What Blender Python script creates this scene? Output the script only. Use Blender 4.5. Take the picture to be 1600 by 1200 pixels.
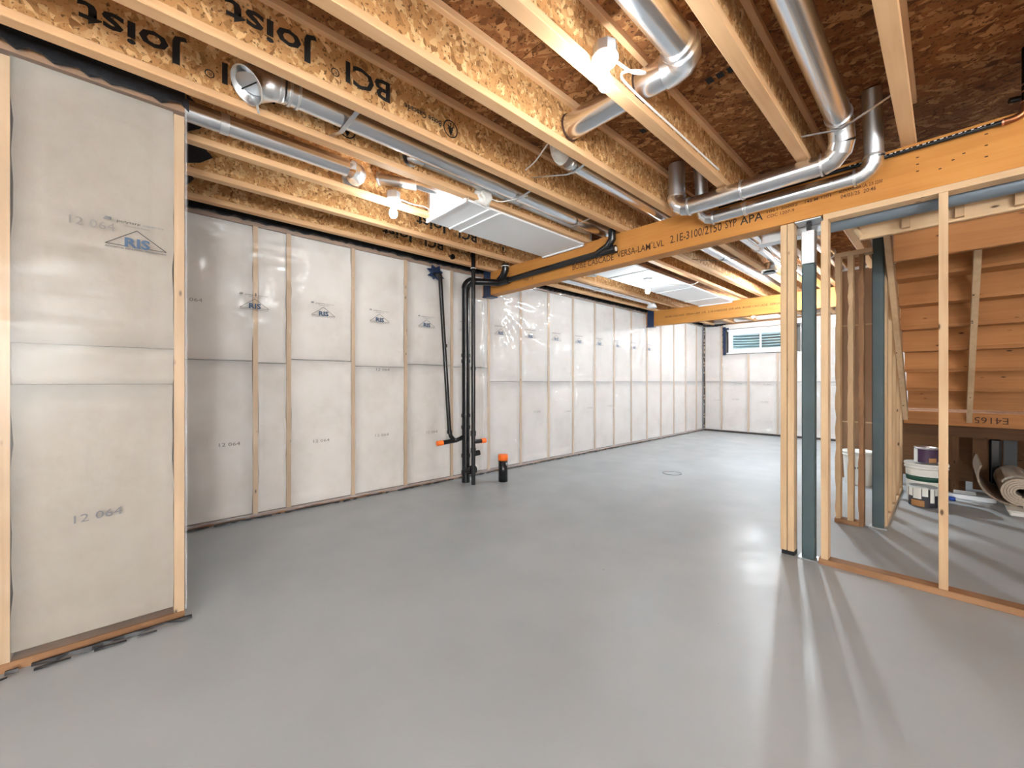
import bpy, bmesh, math, random
from mathutils import Vector, Matrix
for o in list(bpy.data.objects): bpy.data.objects.remove(o)
SC = bpy.context.scene
COL = SC.collection
rnd = random.Random(7)
# ---------------------------------------------------------------- camera
YAW = math.atan((1481 - 800) / 639.0)
cam_d = bpy.data.cameras.new('camera'); cam = bpy.data.objects.new('camera', cam_d); COL.objects.link(cam)
cam.location = (0, 0, 1.2); cam.rotation_euler = (math.pi / 2, 0, YAW)
cam_d.sensor_width = 36; cam_d.lens = 639.0 / 1600 * 36; cam_d.shift_y = -3.0 / 1600; cam_d.clip_start = 0.02
SC.camera = cam
# ---------------------------------------------------------------- world: daylight that only reaches in through the window
w = bpy.data.worlds.new('world'); SC.world = w; w.use_nodes = True
bg = w.node_tree.nodes['Background']; bg.inputs[0].default_value = (0.72, 0.86, 1.0, 1); bg.inputs[1].default_value = 2.2
# ---------------------------------------------------------------- view
vs = SC.view_settings; vs.view_transform = 'Standard'; vs.look = 'None'; vs.gamma = 1; vs.use_curve_mapping = False
vs.exposure = 2.45
SC.cycles.diffuse_bounces = 6; SC.cycles.max_bounces = 12; SC.cycles.sample_clamp_indirect = 6
BULB_W = 46.0
# ---------------------------------------------------------------- materials
MATS = {}
def newmat(name):
    m = bpy.data.materials.new(name); m.use_nodes = True; MATS[name] = m
    nt = m.node_tree; return m, nt, nt.nodes['Principled BSDF']
def N(nt, t, **kw):
    n = nt.nodes.new(t)
    for k, v in kw.items():
        if k in n.inputs: n.inputs[k].default_value = v
        else: setattr(n, k, v)
    return n
def L(nt, a, b): nt.links.new(a, b)
def coords(nt, scale=(1, 1, 1), rot=(0, 0, 0), rand=True):
    tc = N(nt, 'ShaderNodeTexCoord'); mp = N(nt, 'ShaderNodeMapping')
    mp.inputs['Scale'].default_value = scale; mp.inputs['Rotation'].default_value = rot
    if rand:
        oi = N(nt, 'ShaderNodeObjectInfo'); ml = N(nt, 'ShaderNodeMath', operation='MULTIPLY'); ml.inputs[1].default_value = 37.0
        L(nt, oi.outputs['Random'], ml.inputs[0])
        ad = N(nt, 'ShaderNodeVectorMath', operation='ADD')
        L(nt, tc.outputs['Object'], ad.inputs[0]); L(nt, ml.outputs[0], ad.inputs[1]); L(nt, ad.outputs[0], mp.inputs[0])
    else: L(nt, tc.outputs['Object'], mp.inputs[0])
    return mp.outputs[0]
def ramp(nt, fac, stops):
    r = N(nt, 'ShaderNodeValToRGB'); e = r.color_ramp.elements
    while len(e) > 1: e.remove(e[0])
    e[0].position = stops[0][0]; e[0].color = (*stops[0][1], 1)
    for p, c in stops[1:]:
        k = e.new(p); k.color = (*c, 1)
    L(nt, fac, r.inputs[0]); return r.outputs[0]
def mixc(nt, fac, a, b, mode='MIX'):
    m = N(nt, 'ShaderNodeMix', data_type='RGBA', blend_type=mode)
    for s, v in ((0, fac), (6, a), (7, b)):
        if isinstance(v, (int, float)): m.inputs[s].default_value = v
        elif isinstance(v, tuple): m.inputs[s].default_value = (*v, 1)
        else: L(nt, v, m.inputs[s])
    return m.outputs[2]
def bump(nt, h, strength, dist, bs):
    b = N(nt, 'ShaderNodeBump'); b.inputs['Strength'].default_value = strength; b.inputs['Distance'].default_value = dist
    L(nt, h, b.inputs['Height']); L(nt, b.outputs[0], bs.inputs['Normal'])
def s2l(r, g, b):
    f = lambda c: (c / 255 / 12.92) if c / 255 < .04045 else ((c / 255 + .055) / 1.055) ** 2.4
    return (f(r), f(g), f(b))
def plain(name, rgb, rough=.6, metal=0, spec=.5, noise=0.0, nscale=8):
    m, nt, b = newmat(name); b.inputs['Roughness'].default_value = rough; b.inputs['Metallic'].default_value = metal
    b.inputs['Specular IOR Level'].default_value = spec
    if noise:
        n = N(nt, 'ShaderNodeTexNoise', Scale=nscale, Detail=4.0); L(nt, coords(nt), n.inputs['Vector'])
        d = tuple(c * (1 - noise) for c in rgb); e = tuple(min(1, c * (1 + noise)) for c in rgb)
        L(nt, ramp(nt, n.outputs[0], [(.3, d), (.7, e)]), b.inputs['Base Color'])
    else: b.inputs['Base Color'].default_value = (*rgb, 1)
    return m
def wood(name, ax, c0, c1, knots=True, rough=.7):
    """sawn lumber: grain along ax, a few small knots"""
    m, nt, b = newmat(name); b.inputs['Roughness'].default_value = rough; b.inputs['Specular IOR Level'].default_value = .25
    s = [30, 30, 30]; s['xyz'.index(ax)] = 1.6
    n = N(nt, 'ShaderNodeTexNoise', Scale=1.0, Detail=5.0, Distortion=.6); L(nt, coords(nt, tuple(s)), n.inputs['Vector'])
    col = ramp(nt, n.outputs[0], [(.25, c0), (.75, c1)])
    big = N(nt, 'ShaderNodeTexNoise', Scale=2.2, Detail=2.0); L(nt, coords(nt), big.inputs['Vector'])
    col = mixc(nt, .35, col, ramp(nt, big.outputs[0], [(.3, tuple(c * .78 for c in c0)), (.7, tuple(min(1, c * 1.12) for c in c1))]))
    oi = N(nt, 'ShaderNodeObjectInfo')
    col = mixc(nt, .22, col, ramp(nt, oi.outputs['Random'], [(0, tuple(c * .62 for c in c0)), (1, tuple(min(1, c * 1.25) for c in c1))]))
    if knots:
        s2 = [17, 17, 17]; s2['xyz'.index(ax)] = 7.0
        v = N(nt, 'ShaderNodeTexVoronoi', Scale=1.0); L(nt, coords(nt, tuple(s2)), v.inputs['Vector'])
        f = ramp(nt, v.outputs['Distance'], [(.07, (1, 1, 1)), (.16, (0, 0, 0))])
        vs_ = N(nt, 'ShaderNodeSeparateColor'); L(nt, v.outputs['Color'], vs_.inputs[0])
        g = ramp(nt, vs_.outputs[0], [(.5, (0, 0, 0)), (.52, (1, 1, 1))])
        mm = N(nt, 'ShaderNodeMath', operation='MULTIPLY'); L(nt, f, mm.inputs[0]); L(nt, g, mm.inputs[1])
        col = mixc(nt, mm.outputs[0], col, tuple(c * .22 for c in c0))
    L(nt, col, b.inputs['Base Color']); bump(nt, n.outputs[0], .12, .01, b)
    return m
def osb(name, c_dark, c_mid, c_lite, scale=26, stretch=3.2, ax='y', rough=.75):
    """pressed wood strands: random coloured flakes in two crossed directions and dark slivers"""
    m, nt, b = newmat(name); b.inputs['Roughness'].default_value = rough; b.inputs['Specular IOR Level'].default_value = .2
    def flakes(rot, sc, st):
        cv = coords(nt, (1, 1, 1), rot)
        nz = N(nt, 'ShaderNodeTexNoise', Scale=9.0, Detail=2.0); L(nt, cv, nz.inputs['Vector'])
        mx = N(nt, 'ShaderNodeMix', data_type='VECTOR'); mx.inputs[0].default_value = .045
        L(nt, cv, mx.inputs[4]); L(nt, nz.outputs['Color'], mx.inputs[5])
        mp = N(nt, 'ShaderNodeMapping'); mp.inputs['Scale'].default_value = tuple(sc / (st if k == ax else 1) for k in 'xyz'); L(nt, mx.outputs[1], mp.inputs[0])
        v = N(nt, 'ShaderNodeTexVoronoi', Scale=1.0); L(nt, mp.outputs[0], v.inputs['Vector'])
        sp = N(nt, 'ShaderNodeSeparateColor'); L(nt, v.outputs['Color'], sp.inputs[0]); return sp.outputs[0], v.outputs['Distance']
    a, da = flakes((.5, .5, .5), scale, stretch); c, dc = flakes((-.45, -.7, -.4), scale * .8, stretch * 1.3)
    mk = N(nt, 'ShaderNodeTexNoise', Scale=14.0, Detail=1.0); L(nt, coords(nt), mk.inputs['Vector'])
    f = ramp(nt, mk.outputs[0], [(.47, (0, 0, 0)), (.53, (1, 1, 1))])
    st = [(0, c_dark), (.16, c_mid), (.6, c_mid), (.85, c_lite), (1, tuple(min(1, k * 1.25) for k in c_lite))]
    col = mixc(nt, f, ramp(nt, a, st), ramp(nt, c, st))
    fine = N(nt, 'ShaderNodeTexNoise', Scale=70.0, Detail=3.0); L(nt, coords(nt), fine.inputs['Vector'])
    col = mixc(nt, ramp(nt, fine.outputs[0], [(.34, (1, 1, 1)), (.42, (0, 0, 0))]), col, tuple(k * .35 for k in c_dark))
    col = mixc(nt, .3, col, c_mid)
    L(nt, col, b.inputs['Base Color']); bump(nt, a, .25, .004, b)
    return m
LUM0, LUM1 = s2l(184, 150, 114), s2l(214, 186, 150)
for a in 'xyz':
    wood('lumber_' + a, a, LUM0, LUM1)
    wood('flange_' + a, a, s2l(204, 156, 110), s2l(228, 188, 144), knots=False)
    wood('lvl_' + a, a, s2l(180, 118, 54), s2l(204, 144, 76), knots=False, rough=.5)
    wood('old_' + a, a, s2l(78, 52, 32), s2l(108, 74, 46))
    wood('stair_' + a, a, s2l(150, 98, 56), s2l(186, 130, 80))
    wood('plate_' + a, a, s2l(108, 76, 50), s2l(166, 126, 92), knots=False)
osb('osb_web', s2l(104, 66, 34), s2l(190, 140, 88), s2l(224, 188, 138), scale=52, stretch=3.0, ax='z')
osb('osb_deck', s2l(70, 38, 20), s2l(140, 92, 54), s2l(190, 140, 92), scale=34, stretch=5.0, ax='x')
plain('ink', (.012, .011, .01), .7); plain('ink_blue', s2l(60, 84, 112), .6); plain('ink_grey', s2l(112, 112, 116), .8); plain('ink_brown', s2l(70, 42, 24), .8)
plain('ink_faint', s2l(130, 124, 120), .8)
plain('white_ink', (.75, .75, .75), .6)
plain('abs', (.010, .010, .011), .22); plain('orange', s2l(255, 120, 30), .45); plain('blue_seal', s2l(26, 46, 78), .4, noise=.3)
plain('rubber', (.012, .013, .016), .45, noise=.4, nscale=40); plain('white_metal', s2l(232, 234, 236), .45); plain('white_plastic', (.82, .82, .8), .4)
plain('porcelain', (.85, .84, .82), .25); plain('copper', s2l(150, 96, 64), .35, metal=.9); plain('copper_bright', s2l(226, 168, 138), .3, metal=.9)
plain('trunk_metal', s2l(120, 132, 142), .4, metal=.35); plain('post_paint', s2l(72, 88, 92), .5, noise=.12, nscale=5); plain('brown_board', s2l(150, 118, 92), .8, noise=.06, nscale=3)
plain('concrete', s2l(120, 118, 115), .9, noise=.1); plain('carpet', s2l(150, 136, 120), .95, noise=.2, nscale=120); plain('carpet_back', s2l(176, 164, 148), .95, noise=.15, nscale=90)
plain('purple', s2l(70, 44, 76), .5); plain('green_label', s2l(24, 74, 58), .5); plain('dark_label', s2l(48, 44, 52), .5); plain('tan_label', s2l(170, 122, 74), .6); plain('blue', s2l(36, 74, 170), .4)
plain('pail', s2l(225, 226, 222), .4); plain('vinyl', s2l(238, 240, 244), .35); plain('dark', (.01, .01, .01), .8); plain('seal_white', s2l(222, 220, 214), .55, noise=.1, nscale=30)
def galv(name, base, rough, nz=.05, sc=4):
    m, nt, b = newmat(name); b.inputs['Metallic'].default_value = 1
    n = N(nt, 'ShaderNodeTexNoise', Scale=sc, Detail=3.0); L(nt, coords(nt), n.inputs['Vector'])
    L(nt, ramp(nt, n.outputs[0], [(.3, tuple(c * (1 - nz) for c in base)), (.7, base)]), b.inputs['Base Color'])
    L(nt, ramp(nt, n.outputs[0], [(.3, (rough * 1.06,) * 3), (.7, (rough * .95,) * 3)]), b.inputs['Roughness']); return m
galv('galv', (.82, .84, .87), .24); galv('galv_dull', (.62, .65, .68), .42); galv('galv_bright', (.88, .9, .92), .34)
galv('strap_metal', (.6, .61, .62), .35); galv('well_metal', (.55, .62, .64), .5)
def floor_mat():
    m, nt, b = newmat('floor_paint'); c = coords(nt, rand=False)
    n = N(nt, 'ShaderNodeTexNoise', Scale=.9, Detail=5.0, Roughness=.6); L(nt, c, n.inputs['Vector'])
    col = ramp(nt, n.outputs[0], [(.3, s2l(156, 161, 163)), (.7, s2l(168, 173, 176))])
    v = N(nt, 'ShaderNodeTexVoronoi', Scale=5.5); L(nt, c, v.inputs['Vector'])
    sp = N(nt, 'ShaderNodeSeparateColor'); L(nt, v.outputs['Color'], sp.inputs[0])
    a = ramp(nt, v.outputs['Distance'], [(.018, (1, 1, 1)), (.03, (0, 0, 0))]); g = ramp(nt, sp.outputs[0], [(.78, (0, 0, 0)), (.8, (1, 1, 1))])
    mm = N(nt, 'ShaderNodeMath', operation='MULTIPLY'); L(nt, a, mm.inputs[0]); L(nt, g, mm.inputs[1])
    col = mixc(nt, mm.outputs[0], col, s2l(90, 92, 92))
    L(nt, col, b.inputs['Base Color'])
    n2 = N(nt, 'ShaderNodeTexNoise', Scale=3.0, Detail=4.0); L(nt, c, n2.inputs['Vector'])
    L(nt, ramp(nt, n2.outputs[0], [(.35, (.34,) * 3), (.7, (.5,) * 3)]), b.inputs['Roughness'])
    b.inputs['Specular IOR Level'].default_value = .45; bump(nt, n2.outputs[0], .04, .02, b)
floor_mat()
def batt_mat(name, c0, c1, c2):
    m, nt, b = newmat(name); c = coords(nt)
    b.inputs['Roughness'].default_value = .95; b.inputs['Specular IOR Level'].default_value = .1
    n = N(nt, 'ShaderNodeTexNoise', Scale=3.0, Detail=6.0, Roughness=.65); L(nt, c, n.inputs['Vector'])
    L(nt, ramp(nt, n.outputs[0], [(.25, s2l(*c0)), (.5, s2l(*c1)), (.75, s2l(*c2))]), b.inputs['Base Color'])
    bump(nt, n.outputs[0], .25, .03, b)
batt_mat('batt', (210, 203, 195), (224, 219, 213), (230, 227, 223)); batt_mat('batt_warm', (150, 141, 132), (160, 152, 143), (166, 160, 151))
def film_mat(name, milk, wrinkle, tint=(.9, .9, .9), rough=.16, wd=.1):
    """clear poly sheet: see-through, a little milky, with glossy wrinkles"""
    m, nt, b = newmat(name); out = [n for n in nt.nodes if n.type == 'OUTPUT_MATERIAL'][0]
    c = coords(nt, rand=False)
    tr = N(nt, 'ShaderNodeBsdfTransparent'); gl = N(nt, 'ShaderNodeBsdfGlossy'); gl.inputs['Roughness'].default_value = rough
    di = N(nt, 'ShaderNodeBsdfDiffuse'); di.inputs['Color'].default_value = (*tint, 1)
    n1 = N(nt, 'ShaderNodeTexNoise', Scale=1.0, Detail=2.0, Distortion=.7)
    mp = N(nt, 'ShaderNodeMapping'); mp.inputs['Rotation'].default_value = (.75, 0, 0); mp.inputs['Scale'].default_value = (1, 1.1, 7); L(nt, c, mp.inputs[0]); L(nt, mp.outputs[0], n1.inputs['Vector'])
    n2 = N(nt, 'ShaderNodeTexNoise', Scale=1.3, Detail=2.0); L(nt, c, n2.inputs['Vector'])
    msk = ramp(nt, n2.outputs[0], [(.46, (.06,) * 3), (.66, (1,) * 3)])
    ad = N(nt, 'ShaderNodeMath', operation='MULTIPLY'); L(nt, n1.outputs[0], ad.inputs[0]); L(nt, msk, ad.inputs[1])
    bp = N(nt, 'ShaderNodeBump'); bp.inputs['Strength'].default_value = wrinkle; bp.inputs['Distance'].default_value = wd; L(nt, ad.outputs[0], bp.inputs['Height'])
    L(nt, bp.outputs[0], gl.inputs['Normal'])
    m1 = N(nt, 'ShaderNodeMixShader'); m1.inputs[0].default_value = milk; L(nt, tr.outputs[0], m1.inputs[1]); L(nt, di.outputs[0], m1.inputs[2])
    fr = N(nt, 'ShaderNodeFresnel'); fr.inputs['IOR'].default_value = 1.46
    m2 = N(nt, 'ShaderNodeMixShader'); mn = N(nt, 'ShaderNodeMath', operation='MINIMUM'); mn.inputs[1].default_value = .22; L(nt, fr.outputs[0], mn.inputs[0]); L(nt, mn.outputs[0], m2.inputs[0]); L(nt, m1.outputs[0], m2.inputs[1]); L(nt, gl.outputs[0], m2.inputs[2])
    L(nt, m2.outputs[0], out.inputs[0]); nt.nodes.remove(b)
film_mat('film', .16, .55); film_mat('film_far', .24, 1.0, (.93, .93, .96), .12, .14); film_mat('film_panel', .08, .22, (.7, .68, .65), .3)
def glass_mat():
    m, nt, b = newmat('pane_glass'); out = [n for n in nt.nodes if n.type == 'OUTPUT_MATERIAL'][0]
    tr = N(nt, 'ShaderNodeBsdfTransparent'); tr.inputs[0].default_value = (.86, .93, .92, 1); gl = N(nt, 'ShaderNodeBsdfGlossy'); gl.inputs['Roughness'].default_value = .03
    mx = N(nt, 'ShaderNodeMixShader'); mx.inputs[0].default_value = .08; L(nt, tr.outputs[0], mx.inputs[1]); L(nt, gl.outputs[0], mx.inputs[2]); L(nt, mx.outputs[0], out.inputs[0]); nt.nodes.remove(b)
glass_mat()
m, nt, b = newmat('bulb_glow'); b.inputs['Emission Color'].default_value = (1, .97, .92, 1); b.inputs['Emission Strength'].default_value = 30; b.inputs['Base Color'].default_value = (1, 1, 1, 1)
# ---------------------------------------------------------------- builders
def link(name, me, mat, parent=None, loc=(0, 0, 0)):
    o = bpy.data.objects.new(name, me); COL.objects.link(o)
    if mat is not None and not me.materials: me.materials.append(MATS[mat])
    if parent is not None:
        o.parent = parent
        p = parent; off = Vector((0, 0, 0))
        while p is not None: off += Vector(p.location); p = p.parent
        o.location = Vector(loc) - off
    else: o.location = loc
    return o
def tag(o, label, cat, group=None):
    o['label'] = label; o['category'] = cat
    if group: o['group'] = group
    return o
def thing(name, label, cat, loc=(0, 0, 0), group=None):
    o = bpy.data.objects.new(name, None); COL.objects.link(o); o.location = loc; o.empty_display_size = .1
    return tag(o, label, cat, group)
def struct(o): o['kind'] = 'structure'; return o
def root_struct(name, loc=(0, 0, 0)):
    o = bpy.data.objects.new(name, None); COL.objects.link(o); o.location = loc; return struct(o)
CACHE = {}
def box(name, x0, x1, y0, y1, z0, z1, mat, parent=None, bev=0.0):
    k = (round(x1 - x0, 4), round(y1 - y0, 4), round(z1 - z0, 4), mat, bev)
    me = CACHE.get(k)
    if me is None:
        bm = bmesh.new(); bmesh.ops.create_cube(bm, size=1)
        bmesh.ops.scale(bm, vec=(x1 - x0, y1 - y0, z1 - z0), verts=bm.verts)
        if bev: bmesh.ops.bevel(bm, geom=bm.edges[:], offset=bev, segments=1, affect='EDGES')
        me = bpy.data.meshes.new(name); bm.to_mesh(me); bm.free(); CACHE[k] = me
    return link(name, me, mat, parent, ((x0 + x1) / 2, (y0 + y1) / 2, (z0 + z1) / 2))
def mesh(name, vs_, fs, mat, parent=None, loc=(0, 0, 0), smooth=False):
    me = bpy.data.meshes.new(name); me.from_pydata([tuple(v) for v in vs_], [], fs); me.update()
    if smooth:
        for p in me.polygons: p.use_smooth = True
    return link(name, me, mat, parent, loc)
def frame_for(d):
    d = d.normalized(); up = Vector((0, 0, 1)) if abs(d.z) < .9 else Vector((1, 0, 0))
    a = d.cross(up).normalized(); return a, a.cross(d).normalized()
def ringpts(c, a, b_, r, n): return [c + a * (r * math.cos(2 * math.pi * i / n)) + b_ * (r * math.sin(2 * math.pi * i / n)) for i in range(n)]
def tube(name, pts, r, mat, parent=None, n=20, caps=True, gores=False, radii=None):
    """pipe along a polyline; gores=True gives each piece its own hard edge, as sheet-metal elbows have"""
    pts = [Vector(p) for p in pts]; o0 = pts[0].copy(); vs_, fs, sm = [], [], []
    ds = [(pts[i + 1] - pts[i]).normalized() for i in range(len(pts) - 1)]
    tan = [ds[0]] + [(ds[i] + ds[i + 1]).normalized() for i in range(len(ds) - 1)] + [ds[-1]]
    a, b_ = frame_for(ds[0]); rings = []
    for i, p in enumerate(pts):
        if i:
            ax = tan[i - 1].cross(tan[i])
            if ax.length > 1e-6:
                q = Matrix.Rotation(tan[i - 1].angle(tan[i]), 3, ax.normalized()); a = q @ a; b_ = q @ b_
        rr = radii[i] if radii else r
        rings.append([v - o0 for v in ringpts(p, a, b_, rr, n)])
    if gores:
        for i in range(len(rings) - 1):
            k = len(vs_); vs_ += rings[i] + rings[i + 1]
            for j in range(n): fs.append((k + j, k + (j + 1) % n, k + n + (j + 1) % n, k + n + j)); sm.append(True)
    else:
        for rg in rings: vs_ += rg
        for i in range(len(rings) - 1):
            for j in range(n): fs.append((i * n + j, i * n + (j + 1) % n, (i + 1) * n + (j + 1) % n, (i + 1) * n + j)); sm.append(True)
    if caps:
        k = len(vs_); vs_ += rings[0]; fs.append(tuple(range(k + n - 1, k - 1, -1))); sm.append(False)
        k = len(vs_); vs_ += rings[-1]; fs.append(tuple(range(k, k + n))); sm.append(False)
    me = bpy.data.meshes.new(name); me.from_pydata([tuple(v) for v in vs_], [], fs); me.update()
    for p, s in zip(me.polygons, sm): p.use_smooth = s
    return link(name, me, mat, parent, o0)
def arc(c0, p0, p1, n=4):
    """points of a bend from p0 to p1 around the corner c0 (quadratic)"""
    c0, p0, p1 = Vector(c0), Vector(p0), Vector(p1); out = []
    for i in range(n + 1):
        t = i / n; out.append(p0 * (1 - t) ** 2 + c0 * 2 * t * (1 - t) + p1 * t * t)
    return out
def bend(p_from, corner, p_to, r, n=5):
    """rounded corner of radius r (cut distance) between two straight runs"""
    c = Vector(corner); a = c + (Vector(p_from) - c).normalized() * r; d = c + (Vector(p_to) - c).normalized() * r
    u = (a - c).normalized(); v = (d - c).normalized(); out = []
    half = u.angle(v) / 2; R = r * math.tan(half); cen = c + (u + v).normalized() * (r / math.cos(half))
    s = a - cen; e = d - cen; ang = s.angle(e); ax = s.cross(e).normalized()
    return [cen + Matrix.Rotation(ang * i / n, 3, ax) @ s for i in range(n + 1)]
def lathe(name, prof, mat, parent, loc, n=28, axis='z', smooth=True):
    vs_, fs = [], []
    for r, h in prof:
        for j in range(n):
            t = 2 * math.pi * j / n; c, s = r * math.cos(t), r * math.sin(t)
            vs_.append({'z': (c, s, h), 'y': (c, h, s), 'x': (h, c, s)}[axis])
    for i in range(len(prof) - 1):
        for j in range(n): fs.append((i * n + j, i * n + (j + 1) % n, (i + 1) * n + (j + 1) % n, (i + 1) * n + j))
    fs.append(tuple(range(n - 1, -1, -1))); k = (len(prof) - 1) * n; fs.append(tuple(range(k, k + n)))
    o = mesh(name, vs_, fs, mat, parent, loc)
    if smooth:
        for p in o.data.polygons: p.use_smooth = len(p.vertices) == 4
    return o
def text(body, mat, parent, org, xd, ud, h, wdt=None, name='printed_lettering', bold=0.0):
    """flat lettering: lower-left corner at org, reading along xd, upright along ud, cap height h, fitted to width wdt"""
    cu = bpy.data.curves.new('t', 'FONT'); cu.body = body; cu.resolution_u = 2; cu.offset = bold
    t = bpy.data.objects.new('t', cu); COL.objects.link(t)
    dg = bpy.context.evaluated_depsgraph_get(); dg.update(); me = bpy.data.meshes.new_from_object(t.evaluated_get(dg))
    bpy.data.objects.remove(t)
    xs = [v.co.x for v in me.vertices]; ys = [v.co.y for v in me.vertices]
    x0, x1, y0, y1 = min(xs), max(xs), min(ys), max(ys); sy = h / .72; sx = (wdt / (x1 - x0)) if wdt else sy
    xd, ud = Vector(xd), Vector(ud)
    for v in me.vertices: v.co = xd * ((v.co.x - x0) * sx) + ud * (v.co.y * sy)
    me.materials.clear(); me.update()
    return link(name, me, mat, parent, org)
def stroke(pts, wd, mat, parent, org, xd, ud, name='printed_mark', closed=False):
    """flat printed line through 2-D points"""
    xd, ud = Vector(xd), Vector(ud); vs_, fs = [], []
    seq = list(zip(pts, pts[1:] + ([pts[0]] if closed else [])))
    if not closed: seq = seq[:len(pts) - 1]
    for a, b_ in seq:
        a, b_ = Vector(a), Vector(b_); d = (b_ - a).normalized(); n_ = Vector((-d.y, d.x)) * wd / 2
        k = len(vs_)
        for q in (a - n_ - d * wd * .3, b_ - n_ + d * wd * .3, b_ + n_ + d * wd * .3, a + n_ - d * wd * .3): vs_.append(xd * q.x + ud * q.y)
        fs.append((k, k + 1, k + 2, k + 3))
    return mesh(name, vs_, fs, mat, parent, org)
X, Y, Z = Vector((1, 0, 0)), Vector((0, 1, 0)), Vector((0, 0, 1))
def emblem(mat, parent, org, xd, ud, r):
    c = [(r * math.cos(i * math.pi / 12), r * math.sin(i * math.pi / 12)) for i in range(24)]
    stroke(c, r * .16, mat, parent, org, xd, ud, 'printed_mark', True)
    tr = []
    for k in range(3):
        tr += [((-.42 + .1 * k) * r, (-.35 + .32 * k) * r), (0, (.1 + .32 * k) * r), ((.42 - .1 * k) * r, (-.35 + .32 * k) * r)]
    stroke(tr, r * .15, mat, parent, org, xd, ud, 'printed_mark'); stroke([(0, -.7 * r), (0, .5 * r)], r * .14, mat, parent, org, xd, ud, 'printed_mark')
def cable(label, pts, r=.0045, mat='white_plastic', n=8):
    """smooth cable through points (Catmull-Rom)"""
    P = [Vector(p) for p in pts]; Q = [P[0] * 2 - P[1]] + P + [P[-1] * 2 - P[-2]]; out = []
    for i in range(1, len(Q) - 2):
        for k in range(6):
            t = k / 6; a, b_, c, d = Q[i - 1], Q[i], Q[i + 1], Q[i + 2]
            out.append(.5 * ((2 * b_) + (c - a) * t + (2 * a - 5 * b_ + 4 * c - d) * t * t + (-a + 3 * b_ - 3 * c + d) * t ** 3))
    out.append(P[-1]); return tag(tube('electrical_cable', out, r, mat, None, n), label, 'cable')
def ragged(name, p0, p1, up, h, jag, thick, nrm, mat, parent, step=.035, seed=1, gap=0.0):
    """sealant bead or torn membrane: a strip with an uneven lower edge, with thickness"""
    r = random.Random(seed); p0, p1, up, nrm = Vector(p0), Vector(p1), Vector(up), Vector(nrm); n = max(2, int((p1 - p0).length / step)); vs_, fs = [], []
    for i in range(n + 1):
        b_ = (p1 - p0) * (i / n); lo = -jag * r.random(); t = thick * (.5 + r.random())
        vs_ += [b_ + up * h, b_ + up * lo, b_ + up * h + nrm * t * .6, b_ + up * (lo * .8) + nrm * t]
    for i in range(n):
        if gap and r.random() < gap: continue
        k = 4 * i; fs += [(k + 2, k + 3, k + 7, k + 6), (k, k + 2, k + 6, k + 4), (k + 3, k + 1, k + 5, k + 7)]
    return mesh(name, vs_, fs, mat, parent, p0)
# ================================================================ SETTING
ZJ, ZD = 2.587, 2.889            # underside of joists, underside of the deck
XL, YF = -4.17, 10.47            # faces of the insulated walls
fl = struct(box('floor', -4.45, 3.3, -3.3, 10.9, -.12, 0, 'floor_paint'))
ring = [Vector((-2.484 + .115 * math.cos(t * math.pi / 20), 5.217 + .115 * math.sin(t * math.pi / 20), .0015)) for t in range(41)]
tube('drain_rim', ring, .004, 'ink_grey', fl, 6, False)
# deck of strand-board panels
cl = root_struct('ceiling', (0, 0, ZD))
for i in range(3):
    for j in range(12):
        x0 = -4.45 + i * 2.6 - (.9 if j % 2 else 0); x1 = min(x0 + 2.594, 3.3); x0 = max(x0, -4.45); y0 = -3.3 + j * 1.2
        box('deck_panel', x0, x1, y0, min(y0 + 1.196, 10.9), ZD, ZD + .018, 'osb_deck', cl)
    if i == 2:
        for j in range(1, 12, 2): box('deck_panel', -4.45 + 7.8 - .9, 3.3, -3.3 + j * 1.2, -3.3 + j * 1.2 + 1.196, ZD, ZD + .018, 'osb_deck', cl)
box('deck_cover', -4.6, 3.5, -3.5, 11.0, ZD + .02, ZD + .05, 'dark', cl)
def pillow(name, u0, u1, z0, z1, face, depth, axis, parent, seed, bulge=.012, mat='batt'):
    """glass-fibre batt: soft box with a puffed, uneven front"""
    r = random.Random(seed); nu, nz = 6, max(4, int((z1 - z0) / .12)); vs_, fs = [], []
    cu, cz = (u0 + u1) / 2, (z0 + z1) / 2
    for j in range(nz + 1):
        for i in range(nu + 1):
            a, b_ = i / nu, j / nz; e = min(1, min(a, 1 - a) * 5) * min(1, min(b_, 1 - b_) * nz / 1.2)
            d = bulge * (e - .9) + r.uniform(-.0035, .0035) * e
            u = u0 + (u1 - u0) * a - cu + (r.uniform(-.006, .006) if i in (0, nu) else 0); z = z0 + (z1 - z0) * b_ - cz
            vs_.append((d, u, z) if axis == 'x' else (u, -d, z))
    m_ = nu + 1
    for j in range(nz):
        for i in range(nu):
            q = (j * m_ + i, j * m_ + i + 1, (j + 1) * m_ + i + 1, (j + 1) * m_ + i)
            fs.append(q if axis == 'x' else q)
    k = len(vs_)
    for i, j in ((0, 0), (nu, 0), (nu, nz), (0, nz)):
        v = vs_[j * m_ + i]; vs_.append((v[0] - depth, v[1], v[2]) if axis == 'x' else (v[0], v[1] + depth, v[2]))
    bot = [i for i in range(m_)]; top = [nz * m_ + i for i in range(m_)]; lf = [j * m_ for j in range(nz + 1)]; rt = [j * m_ + nu for j in range(nz + 1)]
    fs += [tuple([k + 1, k] + bot), tuple([k + 3, k + 2] + top[::-1]), tuple([k, k + 3] + lf[::-1]), tuple([k + 2, k + 1] + rt), (k, k + 1, k + 2, k + 3)]
    return mesh(name, vs_, fs, mat, parent, (face, cu, cz) if axis == 'x' else (cu, face, cz), True)
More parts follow.
